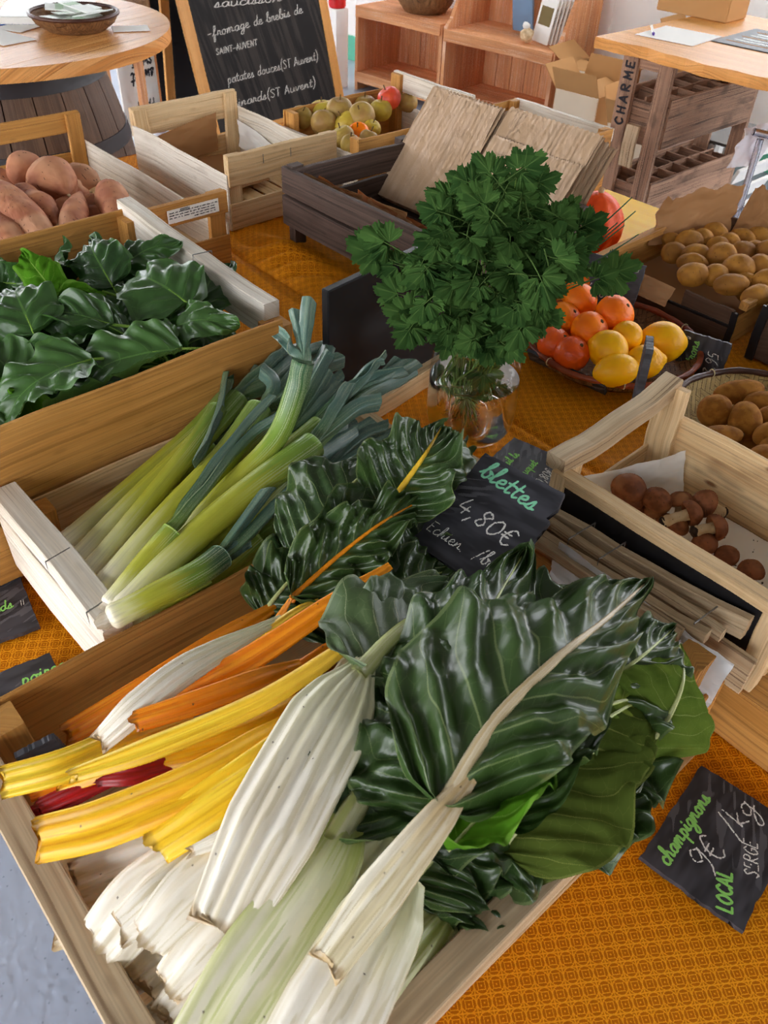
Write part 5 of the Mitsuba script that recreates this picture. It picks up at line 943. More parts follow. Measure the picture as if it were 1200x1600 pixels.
for (x, y, z) in [(988, 308, 1.10), (993, 330, 1.085), (976, 352, 1.08), (998, 366, 1.06), (965, 348, 1.09), (960, 390, 1.06), (985, 375, 1.055)]:
    e = at(x, y, z); b = A(JX + .02 + rg.normal(0, .004), JY - .005 + rg.normal(0, .006), T + .15)
    q = spline([b, b + (e - b) * .5 + A(0, 0, .015), e], 16); v, f, uv = tube(q, np.linspace(.0022, .0007, 16), 6); ob('blade', (v, f), 'chive_b', cv, True)
# ---------------- slates and their chalk writing
def slate_fn(p, n, uv):
    g = fbm(uv.x * 22, uv.y * 90, 3.0, 3); c = mix(C3('2b2b30'), C3('45454c'), smoothstep(.3, .75, g))
    return mix(c, C3('6a6a70'), .55 * smoothstep(.66, .72, noise(uv.x * 30 + uv.y * 60, uv.y * 260 - uv.x * 120)) * smoothstep(.45, .6, fbm(uv.x * 12, uv.y * 12, 7.0, 2)))
scene['slate_b'] = {'type': 'twosided', 'b': {'type': 'bumpmap', 'a': mikit.proc(lambda p, n, uv: fbm(uv.x * 40, uv.y * 120, 1.0, 3) * .0009, 1e-3), 'b': {'type': 'principled', 'base_color': mikit.proc(slate_fn), 'roughness': .55, 'specular': .4}}}
GL = {  # handwriting: strokes in a box with x-height 1, as width and polylines through which a smooth curve runs
 'a': (1.0, [[(.9, .8), (.5, 1), (.1, .6), (.2, .1), (.6, .1), (.88, .9), (.85, .2), (1.1, .15)]]), 'b': (.9, [[(-.1, .3), (.35, 1.3), (.45, 2), (.2, 1.9), (.15, .8), (.25, .1), (.65, .05), (.75, .6), (.5, .95), (.95, .75)]]),
 'c': (.8, [[(.75, .8), (.5, 1), (.12, .6), (.2, .1), (.55, 0), (.9, .25)]]), 'd': (1.0, [[(.8, .8), (.45, .95), (.1, .5), (.3, .02), (.7, .3), (.92, 2)], [(.9, 1.9), (.8, .4), (1.1, .1)]]), 'e': (.8, [[(.1, .4), (.6, .6), (.55, .98), (.2, .85), (.12, .3), (.45, 0), (.9, .25)]]),
 'f': (.8, [[(-.1, .1), (.5, 1.2), (.6, 2), (.35, 1.9), (.25, .6), (.15, -.9), (.4, -.8), (.4, .1), (.9, .4)]]), 'g': (1.0, [[(.85, .85), (.45, 1), (.1, .55), (.3, .1), (.75, .4), (.85, .95)], [(.85, .9), (.75, -.4), (.4, -1.0), (.1, -.7), (.5, -.15), (1.1, .25)]]),
 'h': (1.0, [[(0, .2), (.35, 1.4), (.35, 2), (.15, 1.8), (.12, .6), (.1, 0)], [(.12, .5), (.5, 1), (.7, .7), (.7, .1), (1.05, .15)]]), 'i': (.5, [[(0, .2), (.25, .95), (.22, .15), (.5, .15)], [(.28, 1.4), (.30, 1.45)]]), 'k': (.9, [[(.15, 0), (.2, 2)], [(.75, 1), (.2, .5), (.8, 0)]]),
 'l': (.55, [[(-.05, .2), (.35, 1.3), (.4, 2), (.18, 1.9), (.15, .4), (.3, .02), (.6, .25)]]), 'm': (1.5, [[(.05, 0), (.15, .95), (.12, .2), (.45, 1), (.58, .8), (.58, .05), (.62, .5), (.9, 1), (1.1, .8), (1.1, .15), (1.5, .2)]]), 'n': (1.05, [[(.05, 0), (.15, .95), (.12, .2), (.5, 1), (.7, .8), (.7, .15), (1.1, .2)]]),
 'o': (.95, [[(.5, 1), (.12, .65), (.2, .1), (.6, .05), (.8, .5), (.55, .98), (.7, .85), (1.0, .8)]]), 'p': (.95, [[(.2, 1), (.12, -.9)], [(.18, .6), (.5, 1), (.8, .6), (.55, .05), (.2, .15)]]), 'q': (1.0, [[(.85, .85), (.45, 1), (.1, .55), (.3, .1), (.75, .4), (.85, .95)], [(.85, .9), (.8, -.9)]]),
 'r': (.75, [[(.05, .1), (.2, 1.0), (.22, .85), (.55, .9), (.55, .2), (.8, .15)]]), 's': (.75, [[(0, .1), (.4, 1), (.5, .5), (.45, .05), (.1, .05)], [(.45, .05), (.8, .2)]]), 't': (.65, [[(.3, 1.7), (.2, .4), (.35, .02), (.65, .2)], [(-.05, 1.05), (.65, 1.12)]]), 'u': (1.0, [[(.1, .95), (.12, .2), (.4, 0), (.75, .4), (.8, .95)], [(.8, .9), (.78, .15), (1.05, .15)]]),
 'v': (.85, [[(.05, .95), (.35, .05), (.75, .95), (.95, .85)]]), 'w': (1.2, [[(.05, .95), (.2, .05), (.55, .8), (.7, .05), (1.05, .95), (1.25, .85)]]), 'x': (.8, [[(.05, 1), (.75, 0)], [(.75, 1), (.05, 0)]]),
 '0': (1.1, [[(.5, 1.9), (.12, 1.2), (.2, .2), (.6, .05), (.95, .8), (.8, 1.7), (.5, 1.9)]]), '2': (1.0, [[(.1, 1.5), (.5, 1.95), (.85, 1.4), (.1, .05), (.5, .15), (.95, 0)]]), '3': (.95, [[(.1, 1.8), (.7, 1.8), (.4, 1.1), (.8, .6), (.4, 0), (.05, .2)]]), '4': (1.0, [[(.35, 1.95), (.05, .75), (.4, .65), (.95, .7)], [(.7, 1.2), (.6, -.1)]]),
 '5': (.95, [[(.85, 1.9), (.3, 1.85), (.2, 1.1), (.7, 1.1), (.75, .3), (.1, .05)]]), '8': (1.0, [[(.8, 1.7), (.4, 1.95), (.2, 1.4), (.75, .7), (.6, .05), (.15, .3), (.45, 1.0), (.85, 1.5), (.8, 1.7)]]), '9': (1.0, [[(.8, 1.7), (.4, 1.95), (.1, 1.4), (.45, 1.0), (.8, 1.5), (.85, 1.7), (.75, .5), (.3, -.2)]]),
 '€': (1.0, [[(.9, 1.7), (.5, 1.95), (.15, 1.2), (.25, .3), (.6, 0), (.95, .3)], [(-.05, 1.2), (.6, 1.25)], [(-.05, .8), (.55, .85)]]), ',': (.5, [[(.3, .3), (.05, -.5)]]), '/': (.8, [[(.75, 2.1), (.05, -.3)]]), '(': (.6, [[(.5, 2.3), (.15, 1.2), (.2, .2), (.45, -.5)]]), ')': (.6, [[(.05, 2.3), (.4, 1.2), (.35, .2), (.05, -.5)]]), '-': (.9, [[(.1, .7), (.7, .75)]]), '.': (.4, [[(.15, 0), (.17, .03)]]), ' ': (.7, [])}
CAP = {'A': (1.0, [[(0, 0), (.45, 1.8), (.9, 0)], [(.15, .6), (.75, .6)]]), 'C': (1.0, [[(.9, 1.5), (.5, 1.8), (.1, 1.2), (.1, .5), (.5, 0), (.9, .3)]]), 'E': (.9, [[(.8, 1.8), (.1, 1.8), (.1, 0), (.8, 0)], [(.1, .95), (.65, .95)]]), 'F': (.9, [[(.8, 1.8), (.1, 1.8), (.1, 0)], [(.1, .95), (.65, .95)]]), 'G': (1.0, [[(.9, 1.5), (.5, 1.8), (.1, 1.2), (.1, .5), (.5, 0), (.9, .3), (.9, .8), (.55, .8)]]), 'H': (1.0, [[(.1, 1.8), (.1, 0)], [(.85, 1.8), (.85, 0)], [(.1, .95), (.85, .95)]]),
 'I': (.5, [[(.2, 1.8), (.2, 0)]]), 'L': (.85, [[(.1, 1.8), (.1, 0), (.75, 0)]]), 'M': (1.2, [[(.1, 0), (.15, 1.8), (.55, .6), (.95, 1.8), (1.05, 0)]]), 'N': (1.05, [[(.1, 0), (.1, 1.8), (.85, 0), (.85, 1.8)]]), 'O': (1.1, [[(.5, 1.8), (.1, 1.2), (.1, .5), (.5, 0), (.9, .5), (.9, 1.2), (.5, 1.8)]]), 'R': (1.0, [[(.1, 0), (.1, 1.8), (.7, 1.7), (.7, 1.1), (.1, .95), (.85, 0)]]), 'S': (.95, [[(.8, 1.5), (.45, 1.8), (.1, 1.4), (.7, .6), (.5, 0), (.05, .25)]]), 'T': (.9, [[(0, 1.8), (.85, 1.8)], [(.42, 1.8), (.42, 0)]]), 'U': (1.0, [[(.1, 1.8), (.1, .4), (.45, 0), (.85, .4), (.85, 1.8)]]), 'V': (.95, [[(.05, 1.8), (.45, 0), (.85, 1.8)]]), 'W': (1.3, [[(.05, 1.8), (.35, 0), (.65, 1.2), (.95, 0), (1.25, 1.8)]]), 'P': (.95, [[(.1, 0), (.1, 1.8), (.7, 1.7), (.7, 1.0), (.1, .85)]])}
def write(text, x, y, h, w, ang=0., slant=.12, gap=.12, rough=0., seed=0, sx=1.):
    """Handwriting as a shapely shape: x-height h, pen width w, baseline starting at (x, y) under the angle ang."""
    rg = np.random.default_rng(seed); out, cx = [], 0.
    for ch in text:
        wd, st = CAP[ch] if ch in CAP else GL[ch]
        for s in st:
            p = np.array(s, float); curved = ch not in 'AEFHILMNTVWK'
            q = spline(p, max(8, 7 * len(p))) if curved or ch not in CAP else p
            if ch in '.i' and len(p) == 2: q = p
            q = np.stack([(q[:, 0] * sx + cx + slant * q[:, 1]) * h, q[:, 1] * h], 1) + rg.normal(0, .012 * h, (len(q), 2)) * .5
            if rough:
                q2 = np.stack([np.interp(np.linspace(0, len(q) - 1, 4 * len(q)), np.arange(len(q)), q[:, k]) for k in (0, 1)], 1)
                for i in range(0, len(q2) - 1, 2):
                    if rg.random() > rough * .35: out.append(LineString(q2[i:i + 4] + rg.normal(0, w * .16, 2)).buffer(w * rg.uniform(.28, .55), 2))
            else: out.append(LineString(q).buffer(w / 2, 4))
        cx += (wd + gap) * sx
    g = shapely.union_all(out).simplify(w * .06)
    c, s = math.cos(ang), math.sin(ang)
    return shapely.affinity.affine_transform(g, [c, -s, s, c, x, y])
def flat_mesh(g, O, ex, ey, ez, th):
    ms = [trimesh.creation.extrude_polygon(q, th, engine='earcut') for q in getattr(g, 'geoms', [g]) if q.area > 1e-9]
    m = trimesh.util.concatenate(ms); V = np.array(m.vertices); return O + V[:, :1] * ex + V[:, 1:2] * ey + V[:, 2:] * ez, m.faces
def slate(label, tl, tr, bl, texts, th=.006, seed=0, cut=None, name='slate_tag'):
    """A slate tag by three corners (top left, top right, bottom left as one reads it); texts: (shape, material)."""
    tl, tr, bl = A(*tl), A(*tr), A(*bl); w, h = np.linalg.norm(tr - tl), np.linalg.norm(bl - tl); ex = (tr - tl) / w; ey = (tl - bl) / h; ey = nrm(ey - ex * (ex @ ey)); ez = np.cross(ex, ey); O = bl
    rg = np.random.default_rng(seed); e = []
    for p, q in (((0, 0), (w, 0)), ((w, 0), (w, h)), ((w, h), (0, h)), ((0, h), (0, 0))):
        for t in np.linspace(0, 1, 16, endpoint=False): e.append(A(*p) * (1 - t) + A(*q) * t + rg.normal(0, .0005, 2))
    pg = Polygon(e).buffer(0)
    if cut is not None: pg = pg.difference(Polygon([(x * w, y * h) for x, y in cut]))
    key = thing(name, label, 'sign' if name == 'slate_tag' else 'slate')
    m = trimesh.creation.extrude_polygon(pg, th, engine='earcut'); V = np.array(m.vertices); V[:, 2] -= th
    tri = m.triangles.reshape(-1, 3).copy(); tri[:, 2] -= th
    ob('plate', (O + tri[:, :1] * ex + tri[:, 1:2] * ey + tri[:, 2:] * ez, np.arange(len(tri)).reshape(-1, 3)), 'slate_b', key, uv=tri[:, :2] + seed)
    for g, m_ in texts(w, h): ob('lettering', flat_mesh(g, O, ex, ey, ez, .0004), m_, key)
    return key
slate('black slate tag reading blettes 4,80€, leaning on the chards before the jar', (.562, .462, .985), (.575, .358, .985), (.444, .428, .938),
      lambda w, h: [(write('blettes', w * .10, h * .80, .0108, .0026, -.12, sx=1.15), 'chalk_mint'), (write('4,80€', w * .14, h * .43, .0105, .0016, -.12, rough=1., seed=1, sx=1.35), 'chalk_white'), (write('/bo', w * .62, h * .16, .0085, .0013, -.1, rough=1., seed=2), 'chalk_white'), (write('Echien.', w * .04, h * .16, .0070, .0009, -.05, rough=1., seed=3, sx=1.1), 'chalk_white')], th=.007, seed=1, cut=[(.93, 1.1), (.955, .97), (.99, .86), (.955, .74), (1.2, .7), (1.2, 1.1)])
slate('greyish slate tag reading persil le bouquet 0,80€, lying flat in front of the jar', at(733, 748, T + .012), at(803, 683, T + .012), at(826, 792, T + .012),
      lambda w, h: [(write('persil le', w * .34, h * .70, .0072, .0019, 0, sx=1.0), 'chalk_green'), (write('bouquet', w * .36, h * .38, .0072, .0019, 0), 'chalk_green'), (write('0,80€', w * .42, h * .08, .0075, .0012, 0, rough=1., seed=4), 'chalk_white')], seed=2)
slate('large slate tag reading champignons 9€/kg LOCAL, lying on the cloth at the right', at(1003, 1335, T + .011), at(1098, 1192, T + .011), at(1160, 1455, T + .011),
      lambda w, h: [(write('champignons', w * .07, h * .76, .0078, .0024, 0, sx=1.02), 'chalk_green'), (write('9€', w * .20, h * .42, .0135, .0014, -.05, rough=1., seed=5, sx=1.2), 'chalk_white'), (write('/kg', w * .60, h * .38, .0125, .0014, .0, rough=1., seed=6, sx=1.2), 'chalk_white'), (write('LOCAL', w * .06, h * .13, .0075, .0025, .42), 'chalk_green'), (write('SERGE', w * .42, h * .08, .0070, .0012, .42, rough=1., seed=7), 'chalk_white')], seed=3)
p_ = [at(1060, 556, .775), at(1078, 497, .845), at(1123, 597, .755)]
slate('small slate tag reading citrons 3,95, propped against the rim of the citrus basket', p_[0], p_[1], p_[2],
      lambda w, h: [(write('citrons', w * .08, h * .62, .0085, .0020, 0, sx=1.), 'chalk_green'), (write('3,95', w * .10, h * .15, .0105, .0013, 0, rough=.4, seed=8), 'chalk_white'), (write('II', w * .82, h * .82, .004, .0008), 'chalk_white')], seed=4)
slate('slate tag reading oranges 2,40€/kg, standing behind the oranges', (1.285, .845, .878), (1.325, .733, .878), (1.255, .835, .775),
      lambda w, h: [(write('oranges', w * .06, h * .70, .0120, .0026, .05, sx=1.0), 'chalk_green'), (write('2,40€/kg', w * .05, h * .34, .0105, .0014, -.05, rough=.5, seed=9), 'chalk_white'), (write('II', w * .88, h * .86, .004, .0008), 'chalk_white')], seed=5)
slate('slate tag reading épinards, cut off by the left edge of the photo', at(-75, 925, T + .011), at(28, 890, T + .011), at(-48, 1018, T + .011),
      lambda w, h: [(write('pinards', w * .08, h * .42, .0078, .0019, 0), 'chalk_green'), (write('II', w * .86, h * .40, .0045, .0008, 0), 'chalk_white')], seed=6)
slate('slate tag reading poireaux at the left edge, beside the chard crate', at(-40, 1066, T + .011), at(82, 1018, T + .011), at(-10, 1180, T + .011),
      lambda w, h: [(write('poireaux', w * .55, h * .70, .0088, .0020, 0), 'chalk_green'), (write('3€', w * .22, h * .30, .0115, .0014, 0, rough=1., seed=10), 'chalk_white')], seed=7)
slate('slate tag seen edge on, stuck upright behind the mushroom box', (.886, .448, .985), (.933, .4775, .975), (.888, .446, .885), lambda w, h: [], th=.010, seed=8)
slate('dark slate tag lying along the near inner rim of the citrus basket', at(822, 548, .792), at(942, 604, .790), at(828, 562, .768), lambda w, h: [], seed=9)
slate('chip of grey slate showing at the left corner of the chard crate', at(30, 1182, .905), at(92, 1150, .912), at(45, 1205, .88), lambda w, h: [], seed=10, name='slate_chip')
# clear film lining the end of the chard crate
mat('film', {'type': 'principled', 'base_color': {'type': 'rgb', 'value': [.62, .62, .62]}, 'roughness': .25, 'specular': .8})
paper('plastic_film', 'crinkled grey plastic film lining the right end of the chard crate', 'film', ((.570, .13, T + .09), (.570, .34, T + .09), (.586, .34, T + .168), (.586, .13, T + .160)), amp=.008, seed=41, fq=5)
# ---------------- paper bags and loose brown paper in the dark crate
def bag_fn(p, n, uv): 
    g = fbm(uv.x * 9, uv.y * 90, 2.0, 3); return mix(C3('bfa184'), C3('b89878'), smoothstep(.3, .7, g)) * (.95 + .1 * noise(p.x * 900, p.y * 900, p.z * 900))
scene['bag_paper'] = {'type': 'twosided', 'b': {'type': 'bumpmap', 'a': mikit.proc(lambda p, n, uv: 0.0022 * dr.sin(uv.y * 520 + 3 * noise(uv.x * 9, uv.y * 30)) * noise(uv.x * 14, uv.y * 40, 5.0) + .006 * dr.abs(noise(uv.x * 22, uv.y * 34, 3.0) - .5) + .003 * dr.abs(noise(uv.x * 60 + uv.y * 30, uv.y * 90, 8.0) - .5), 1e-3), 'b': {'type': 'principled', 'base_color': mikit.proc(bag_fn), 'roughness': .38, 'specular': .45}}}
def bag(y1, y0, off, h, seed, label, group, lift=0., skew=0., amp=.005):
    """A flat paper bag leaning back: from y1 to y0, off metres behind the front of its stack."""
    lean = nrm(A(.64, 0, .77)); nb = A(.77, 0, -.64); o = A(1.262, 0, T + .072) + nb * off + lean * lift; n, m = 36, 40
    P = sheet(o + A(0, y1, 0), o + A(0, y1 + skew, 0) + lean * h, o + A(0, y0 + skew, 0) + lean * h, o + A(0, y0, 0), n=n, m=m, amp=amp, seed=seed, fq=2.2)
    P[-1] += lean * (.0016 * np.where(np.arange(m) % 2, 1, -1))[:, None]
    v, f = sheet_mesh(P, -.0016); uv = np.stack(np.broadcast_arrays(np.linspace(0, h, n)[:, None], np.linspace(0, y1 - y0, m)[None]), -1).reshape(-1, 2)
    key = thing('paper_bag', label, 'paper bag', group)
    ob('sheet', (v, f), 'bag_paper', key, True, np.vstack([uv, uv]) + seed)
r5 = np.random.default_rng(8)
for i in range(9): bag(1.420 + r5.normal(0, .002) - .0035 * i * .3, 1.212 + r5.normal(0, .002) - .003 * i, .0035 * i, .262 + r5.normal(0, .003), 50 + i, 'front paper bag of the left stack in the dark crate, creased' if i == 0 else 'flat brown paper bag in the left stack in the dark crate', None if i == 0 else 'paper bags of the left stack', amp=.008 if i == 0 else .004)
for i in range(12): bag(1.195 + r5.normal(0, .002), .962 + r5.normal(0, .003) - .0022 * i, .004 + .0036 * i, .268 + r5.normal(0, .003), 80 + i, 'flat brown paper bag in the right stack in the dark crate', 'paper bags of the right stack')
bag(1.19, 1.03, .0, .205, 110, 'shorter paper bag in front of the right stack', None, amp=.007); bag(1.07, .955, -.004, .205, 111, 'small crumpled paper bag at the front right of the right stack', None, amp=.010)
bag(1.215, 1.05, -.010, .17, 112, 'plain paper bag lying low between the two stacks', None, amp=.006, skew=-.05)
plain('kraft_deep', '9a5c30', .75, .2)
for i in range(6):
    y1 = 1.425 - .045 * i + r5.uniform(-.01, .01); y0 = y1 - r5.uniform(.16, .24); z = T + .152 - .003 * i; x = 1.050 + .006 * i
    paper('brown_paper', 'loose crumpled sheet of brown wrapping paper along the near side of the dark crate', 'kraft_deep' if i % 2 else 'kraft', ((x, y1, z - .07), (x + r5.uniform(.01, .03), y1, z + r5.uniform(0, .012)), (x + r5.uniform(.01, .04), y0, z + r5.uniform(-.008, .008)), (x, y0, z - .08)), amp=.014, seed=200 + i, fq=3.2, group='loose brown paper sheets')
paper('brown_paper', 'large brown paper sheet lining the far end of the empty crate', 'kraft', ((.985, 1.95, T + .03), (1.20, 1.975, T + .03), (1.20, 1.972, T + .125), (.985, 1.955, T + .10)), amp=.010, seed=220, fq=2)
paper('brown_paper', 'brown paper folded flat on the floor of the empty crate', 'kraft', ((.985, 1.70, T + .02), (1.20, 1.74, T + .02), (1.20, 1.96, T + .03), (.985, 1.94, T + .03)), amp=.010, seed=221, fq=2)
paper('white_paper', 'white paper curving up the right wall of the empty crate', 'paper_white', ((1.258, 1.72, T + .02), (1.262, 1.97, T + .03), (1.262, 1.965, T + .10), (1.262, 1.72, T + .06)), amp=.006, seed=222)
# ---------------- background: barrel table, easel, shelves, cardboard, the table on old crates
def lath(prof, c, mat_, name, parent=None, k=48, smooth=30, **kw): v, f = lathe(prof, k); return ob(name, (v + A(*c), f), mat_, parent, smooth, **kw)
wood('barrel_wood', '6e5a4a', '56453a', '3c302a', streak=.5, rough=.6, stain=.3); plain('hoop', '24242a', .5, .5)
bt = thing('barrel_table', 'old dark barrel with a round wooden top serving as a table', 'table'); BC = A(.941, 2.685, 0)
def br(z): return .345 - .09 * ((z - .46) / .48) ** 2
zs = np.linspace(.02, .93, 15); NS = 22
for i in range(NS):
    a0, a1 = 2 * np.pi * (i + .02) / NS, 2 * np.pi * (i + .98) / NS; aa = np.linspace(a0, a1, 4); o = RB.uniform(0, 30, 2)
    out = np.stack([np.stack([br(z) * np.cos(aa), br(z) * np.sin(aa), np.full(4, z)], -1) for z in zs]); inn = out * A(.92, .92, 1)
    ring = np.concatenate([out, inn[:, ::-1]], 1); f = grid_faces(15, 8, True); uvs = np.stack(np.broadcast_arrays(zs[:, None] + o[0], np.array([0, .03, .06, .09, .11, .14, .17, .2])[None] + o[1]), -1).reshape(-1, 2)
    ob('stave', (BC + ring.reshape(-1, 3), np.vstack([f[:, [0, 1, 2]], f[:, [0, 2, 3]]])), 'barrel_wood', bt, uv=uvs)
for z0, z1 in ((.03, .08), (.20, .24), (.68, .72), (.86, .93)): lath([(br(z0) + .001, z0), (br(z0) + .004, z0), (br(z1) + .004, z1), (br(z1) + .001, z1), (br(z0) + .001, z0)], BC, 'hoop', 'hoop', bt, 64)
wd = .972 / 8
for i in range(8):
    y0, y1 = -.486 + i * wd, -.486 + (i + 1) * wd - .0015; xs_ = []
    disc = shapely.Point(0, 0).buffer(.486, 64).intersection(shapely.box(-1, y0, 1, y1)); m = trimesh.creation.extrude_polygon(disc, .034, engine='earcut'); t = m.triangles.reshape(-1, 3)
    an = .35; Rz = euler(0, 0, an); uvs = np.stack([t[:, 0] + i * 3.7, t[:, 1] + t[:, 2] + i * 1.3], 1)
    ob('top_plank', (t @ Rz.T + BC + A(0, 0, .946), np.arange(len(t)).reshape(-1, 3)), 'table_wood', bt, uv=uvs)
c = A(1.11, 2.515, .981)
k = thing('plate_basket', 'shallow dark-rimmed woven tray of seed packets on the barrel table', 'tray')
lath([(0, .006), (.075, .006), (.102, .022), (.116, .040), (.120, .040), (.106, .018), (.078, 0), (0, 0)], c, 'weave_dark', 'tray', k); a = np.linspace(0, 6.2832, 49)
v, f, uv = sweep(np.stack([c[0] + .118 * np.cos(a), c[1] + .118 * np.sin(a), np.full(49, c[2] + .041)], 1), circ(8), np.full(49, .005), caps=False); ob('rim', (v, f), 'cane_dark', k, True)
plain('packet_green', 'b8d0b4', .5, .4); plain('packet_white', 'e8ece6', .45, .4)
r7 = np.random.default_rng(70)
for i in range(9):
    q = c + A(r7.normal(0, .04), r7.normal(0, .04), .022 + .004 * i); R = euler(r7.normal(0, .12), r7.normal(0, .12), r7.uniform(0, 3))
    p_ = thing('seed_packet', 'thin white and green paper packet in the woven tray on the barrel', 'packet', 'packets in the tray on the barrel')
    ob('sleeve', boxm(q, (.11, .045, .003), R, .0006), 'packet_white', p_); ob('band', boxm(q + R @ A(r7.uniform(-.03, .03), 0, .0018), (.022, .0445, .0008), R, .0002), 'packet_green', p_)
for i, (cx, cy, w, h, an, lb) in enumerate([(1.00, 2.62, .13, .09, .5, 'white leaflet on the barrel table left of the tray'), (.90, 2.52, .10, .16, .2, 'white sheet of paper at the left edge of the barrel table'), (1.235, 2.44, .10, .07, -.4, 'small white card at the right of the tray on the barrel')]):
    ob('leaflet', boxm((cx, cy, .982), (w, h, .0015), euler(0, 0, an), .0003), 'paper_white', label=lb, cat='paper')
plain('blue_cover', '3a5c9c', .5, .3)
k = thing('folder', 'large white and blue folder at the back of the barrel table', 'folder'); R = euler(0, 0, -.55)
ob('pages', boxm((1.13, 2.735, .991), (.24, .30, .018), R), 'paper_white', k); ob('cover', boxm((1.13, 2.735, 1.0015), (.245, .305, .003), R), 'packet_white', k); ob('back_cover', boxm((1.13, 2.735, .9815), (.25, .31, .0025), R), 'blue_cover', k)
# easel blackboard
plain('chalk_grey', 'c2bcb4', .9, .1)
e = thing('easel_board', 'A-frame chalkboard with an orange pine frame and white handwriting', 'chalkboard')
bl, brr = at(336, 240, .02), at(542, 186, .02); tl_dir = nrm(A(.33, .30, 1.0) * A(1, 1, 1)); ex = nrm(A(brr[0] - bl[0], brr[1] - bl[1], 0)); n0 = nrm(np.cross(ex, A(0, 0, 1))); w = np.linalg.norm(brr - bl)
ez = nrm(A(0, 0, 1) - n0 * .30); nf = np.cross(ex, ez); H = 1.10; O = A(bl[0], bl[1], .02)
for (p, q, wd) in ((0, 0, .06), (w - .06, 0, .06)): board('frame_side', e, 'pine_wood', O + ex * (p + .03), O + ex * (p + .03) + ez * H, .06, .022, tuple(ex))
for z in (.06, H - .03): board('frame_cross', e, 'pine_wood', O + ex * .06 + ez * z, O + ex * (w - .06) + ez * z, .06, .020, tuple(ez))
scene['chalkboard_b'] = {'type': 'twosided', 'b': {'type': 'principled', 'base_color': mikit.proc(lambda p, n, uv: mix(C3('221f1e'), C3('39332f'), smoothstep(.4, .7, fbm(p.x * 60 + p.y * 45, p.z * 4, 1.0, 3)))), 'roughness': .7, 'specular': .2}}
ob('board', boxm(O + ex * w / 2 + ez * (H / 2), (w - .11, .012, H - .08), np.stack([ex, -nf, ez], 1)), 'chalkboard_b', e)
F_ = O + nf * .0075
def onboard(px, py):                      # where a photo pixel falls on the board: (along ex, along ez)
    d = FWD + (px - 600) / FPX * RIGHT - (py - 800) / FPX * UP; t = ((F_ - EYE) @ nf) / (d @ nf); q = EYE + d * t - F_; return q @ ex, q @ ez
def board_line(text, x0, y0, x1, y1, h, wgt, seed):
    a, b = A(*onboard(x0, y0)), A(*onboard(x1, y1)); g = write(text, 0, 0, 1., wgt / h, 0, seed=seed, slant=.15); gw = g.bounds[2]; L = np.linalg.norm(b - a); an = math.atan2(b[1] - a[1], b[0] - a[0])
    g = shapely.affinity.scale(g, L / gw, h, origin=(0, 0)); g = shapely.affinity.rotate(g, math.degrees(an), origin=(0, 0)); g = shapely.affinity.translate(g, *a)
    g = g.intersection(shapely.box(.065, .05, w - .065, H - .06))
    ob('writing', flat_mesh(g, F_, ex, ez, nf, .0008), 'chalk_grey', e)
board_line('saucisson', 335, 12, 440, 2, .022, .0034, 1); board_line('-fromage de brebis de', 325, 60, 474, 20, .022, .0034, 2); board_line('SAINT-AUVENT', 338, 86, 404, 70, .015, .0032, 3)
board_line('patates douces(ST Auvent)', 356, 131, 498, 93, .022, .0034, 4); board_line('épinards(ST Auvent)'.replace('é', 'e'), 356, 171, 494, 134, .022, .0034, 5)
for s_ in (0, 1): board('back_leg', e, 'pine_wood', O + ex * (.03 + s_ * (w - .06)) + ez * H * .98 + nf * -.02, O + ex * (.03 + s_ * (w - .06)) - n0 * .42 * -1 * -1 + A(0, 0, 0), .05, .02, tuple(ex))
# second dark board and pale post beside it, and the framed farm sign
d_ = thing('dark_board', 'dark board in a pale wooden frame standing left of the easel', 'chalkboard')
b0, b1 = at(247, 170, .12), at(330, 152, .12); ex2 = nrm(A(b1[0] - b0[0], b1[1] - b0[1], 0)); n2 = nrm(np.cross(ex2, A(0, 0, 1))); b0[2] = 0
board('frame_post', d_, 'lime_wood', b0, b0 + A(0, 0, 1.15), .05, .03, tuple(ex2)); ob('board', boxm(b0 + ex2 * .20 + A(0, 0, .60), (.34, .015, 1.05), np.stack([ex2, -n2, A(0, 0, 1)], 1)), 'black_paint', d_)
for z in (.05, 1.12): board('frame_cross', d_, 'lime_wood', b0 + ex2 * .02 + A(0, 0, z), b0 + ex2 * .4 + A(0, 0, z), .05, .03, (0, 0, 1))
k = thing('farm_sign', 'white printed sign reading SWEET FARM, turned upside down behind the barrel', 'sign')
s0 = at(214, 160, .25); s1 = at(246, 150, .25); exs = nrm(A(s1[0] - s0[0], s1[1] - s0[1], 0)); ns = nrm(np.cross(exs, A(0, 0, 1))); s0 = s0 - exs * .10 - A(0, 0, .12)
ob('panel', boxm(s0 + exs * .13 + A(0, 0, .20), (.26, .012, .46), np.stack([exs, -ns, A(0, 0, 1)], 1)), 'paper_white', k)
for t_, x_, z_, h_, w_ in (('SWEET', .235, .33, .026, .009), ('FARM', .215, .12, .026, .007), ('sweet', .24, .26, .034, .009)):
    ob('lettering', flat_mesh(write(t_, 0, 0, h_, w_, 0, slant=.1 if t_ == 'sweet' else 0), s0 + ns * .0075 + exs * x_ + A(0, 0, z_), -exs, A(0, 0, -1), ns, .0006), 'ink', k)
k = thing('wicker_hamper', 'brown woven hamper half hidden between the barrel and the sign', 'basket')
hb = at(190, 105, .45); ob('body', boxm((hb[0], hb[1], .62), (.30, .22, .26), np.stack([exs, -ns, A(0, 0, 1)], 1), .02), 'weave_dark', k)
for s_ in (-.11, .11): board('leg', k, 'lime_wood', (hb + exs * s_ + A(0, 0, .5 - hb[2])), (hb + exs * s_ + A(0, 0, -hb[2])), .04, .03, tuple(exs))
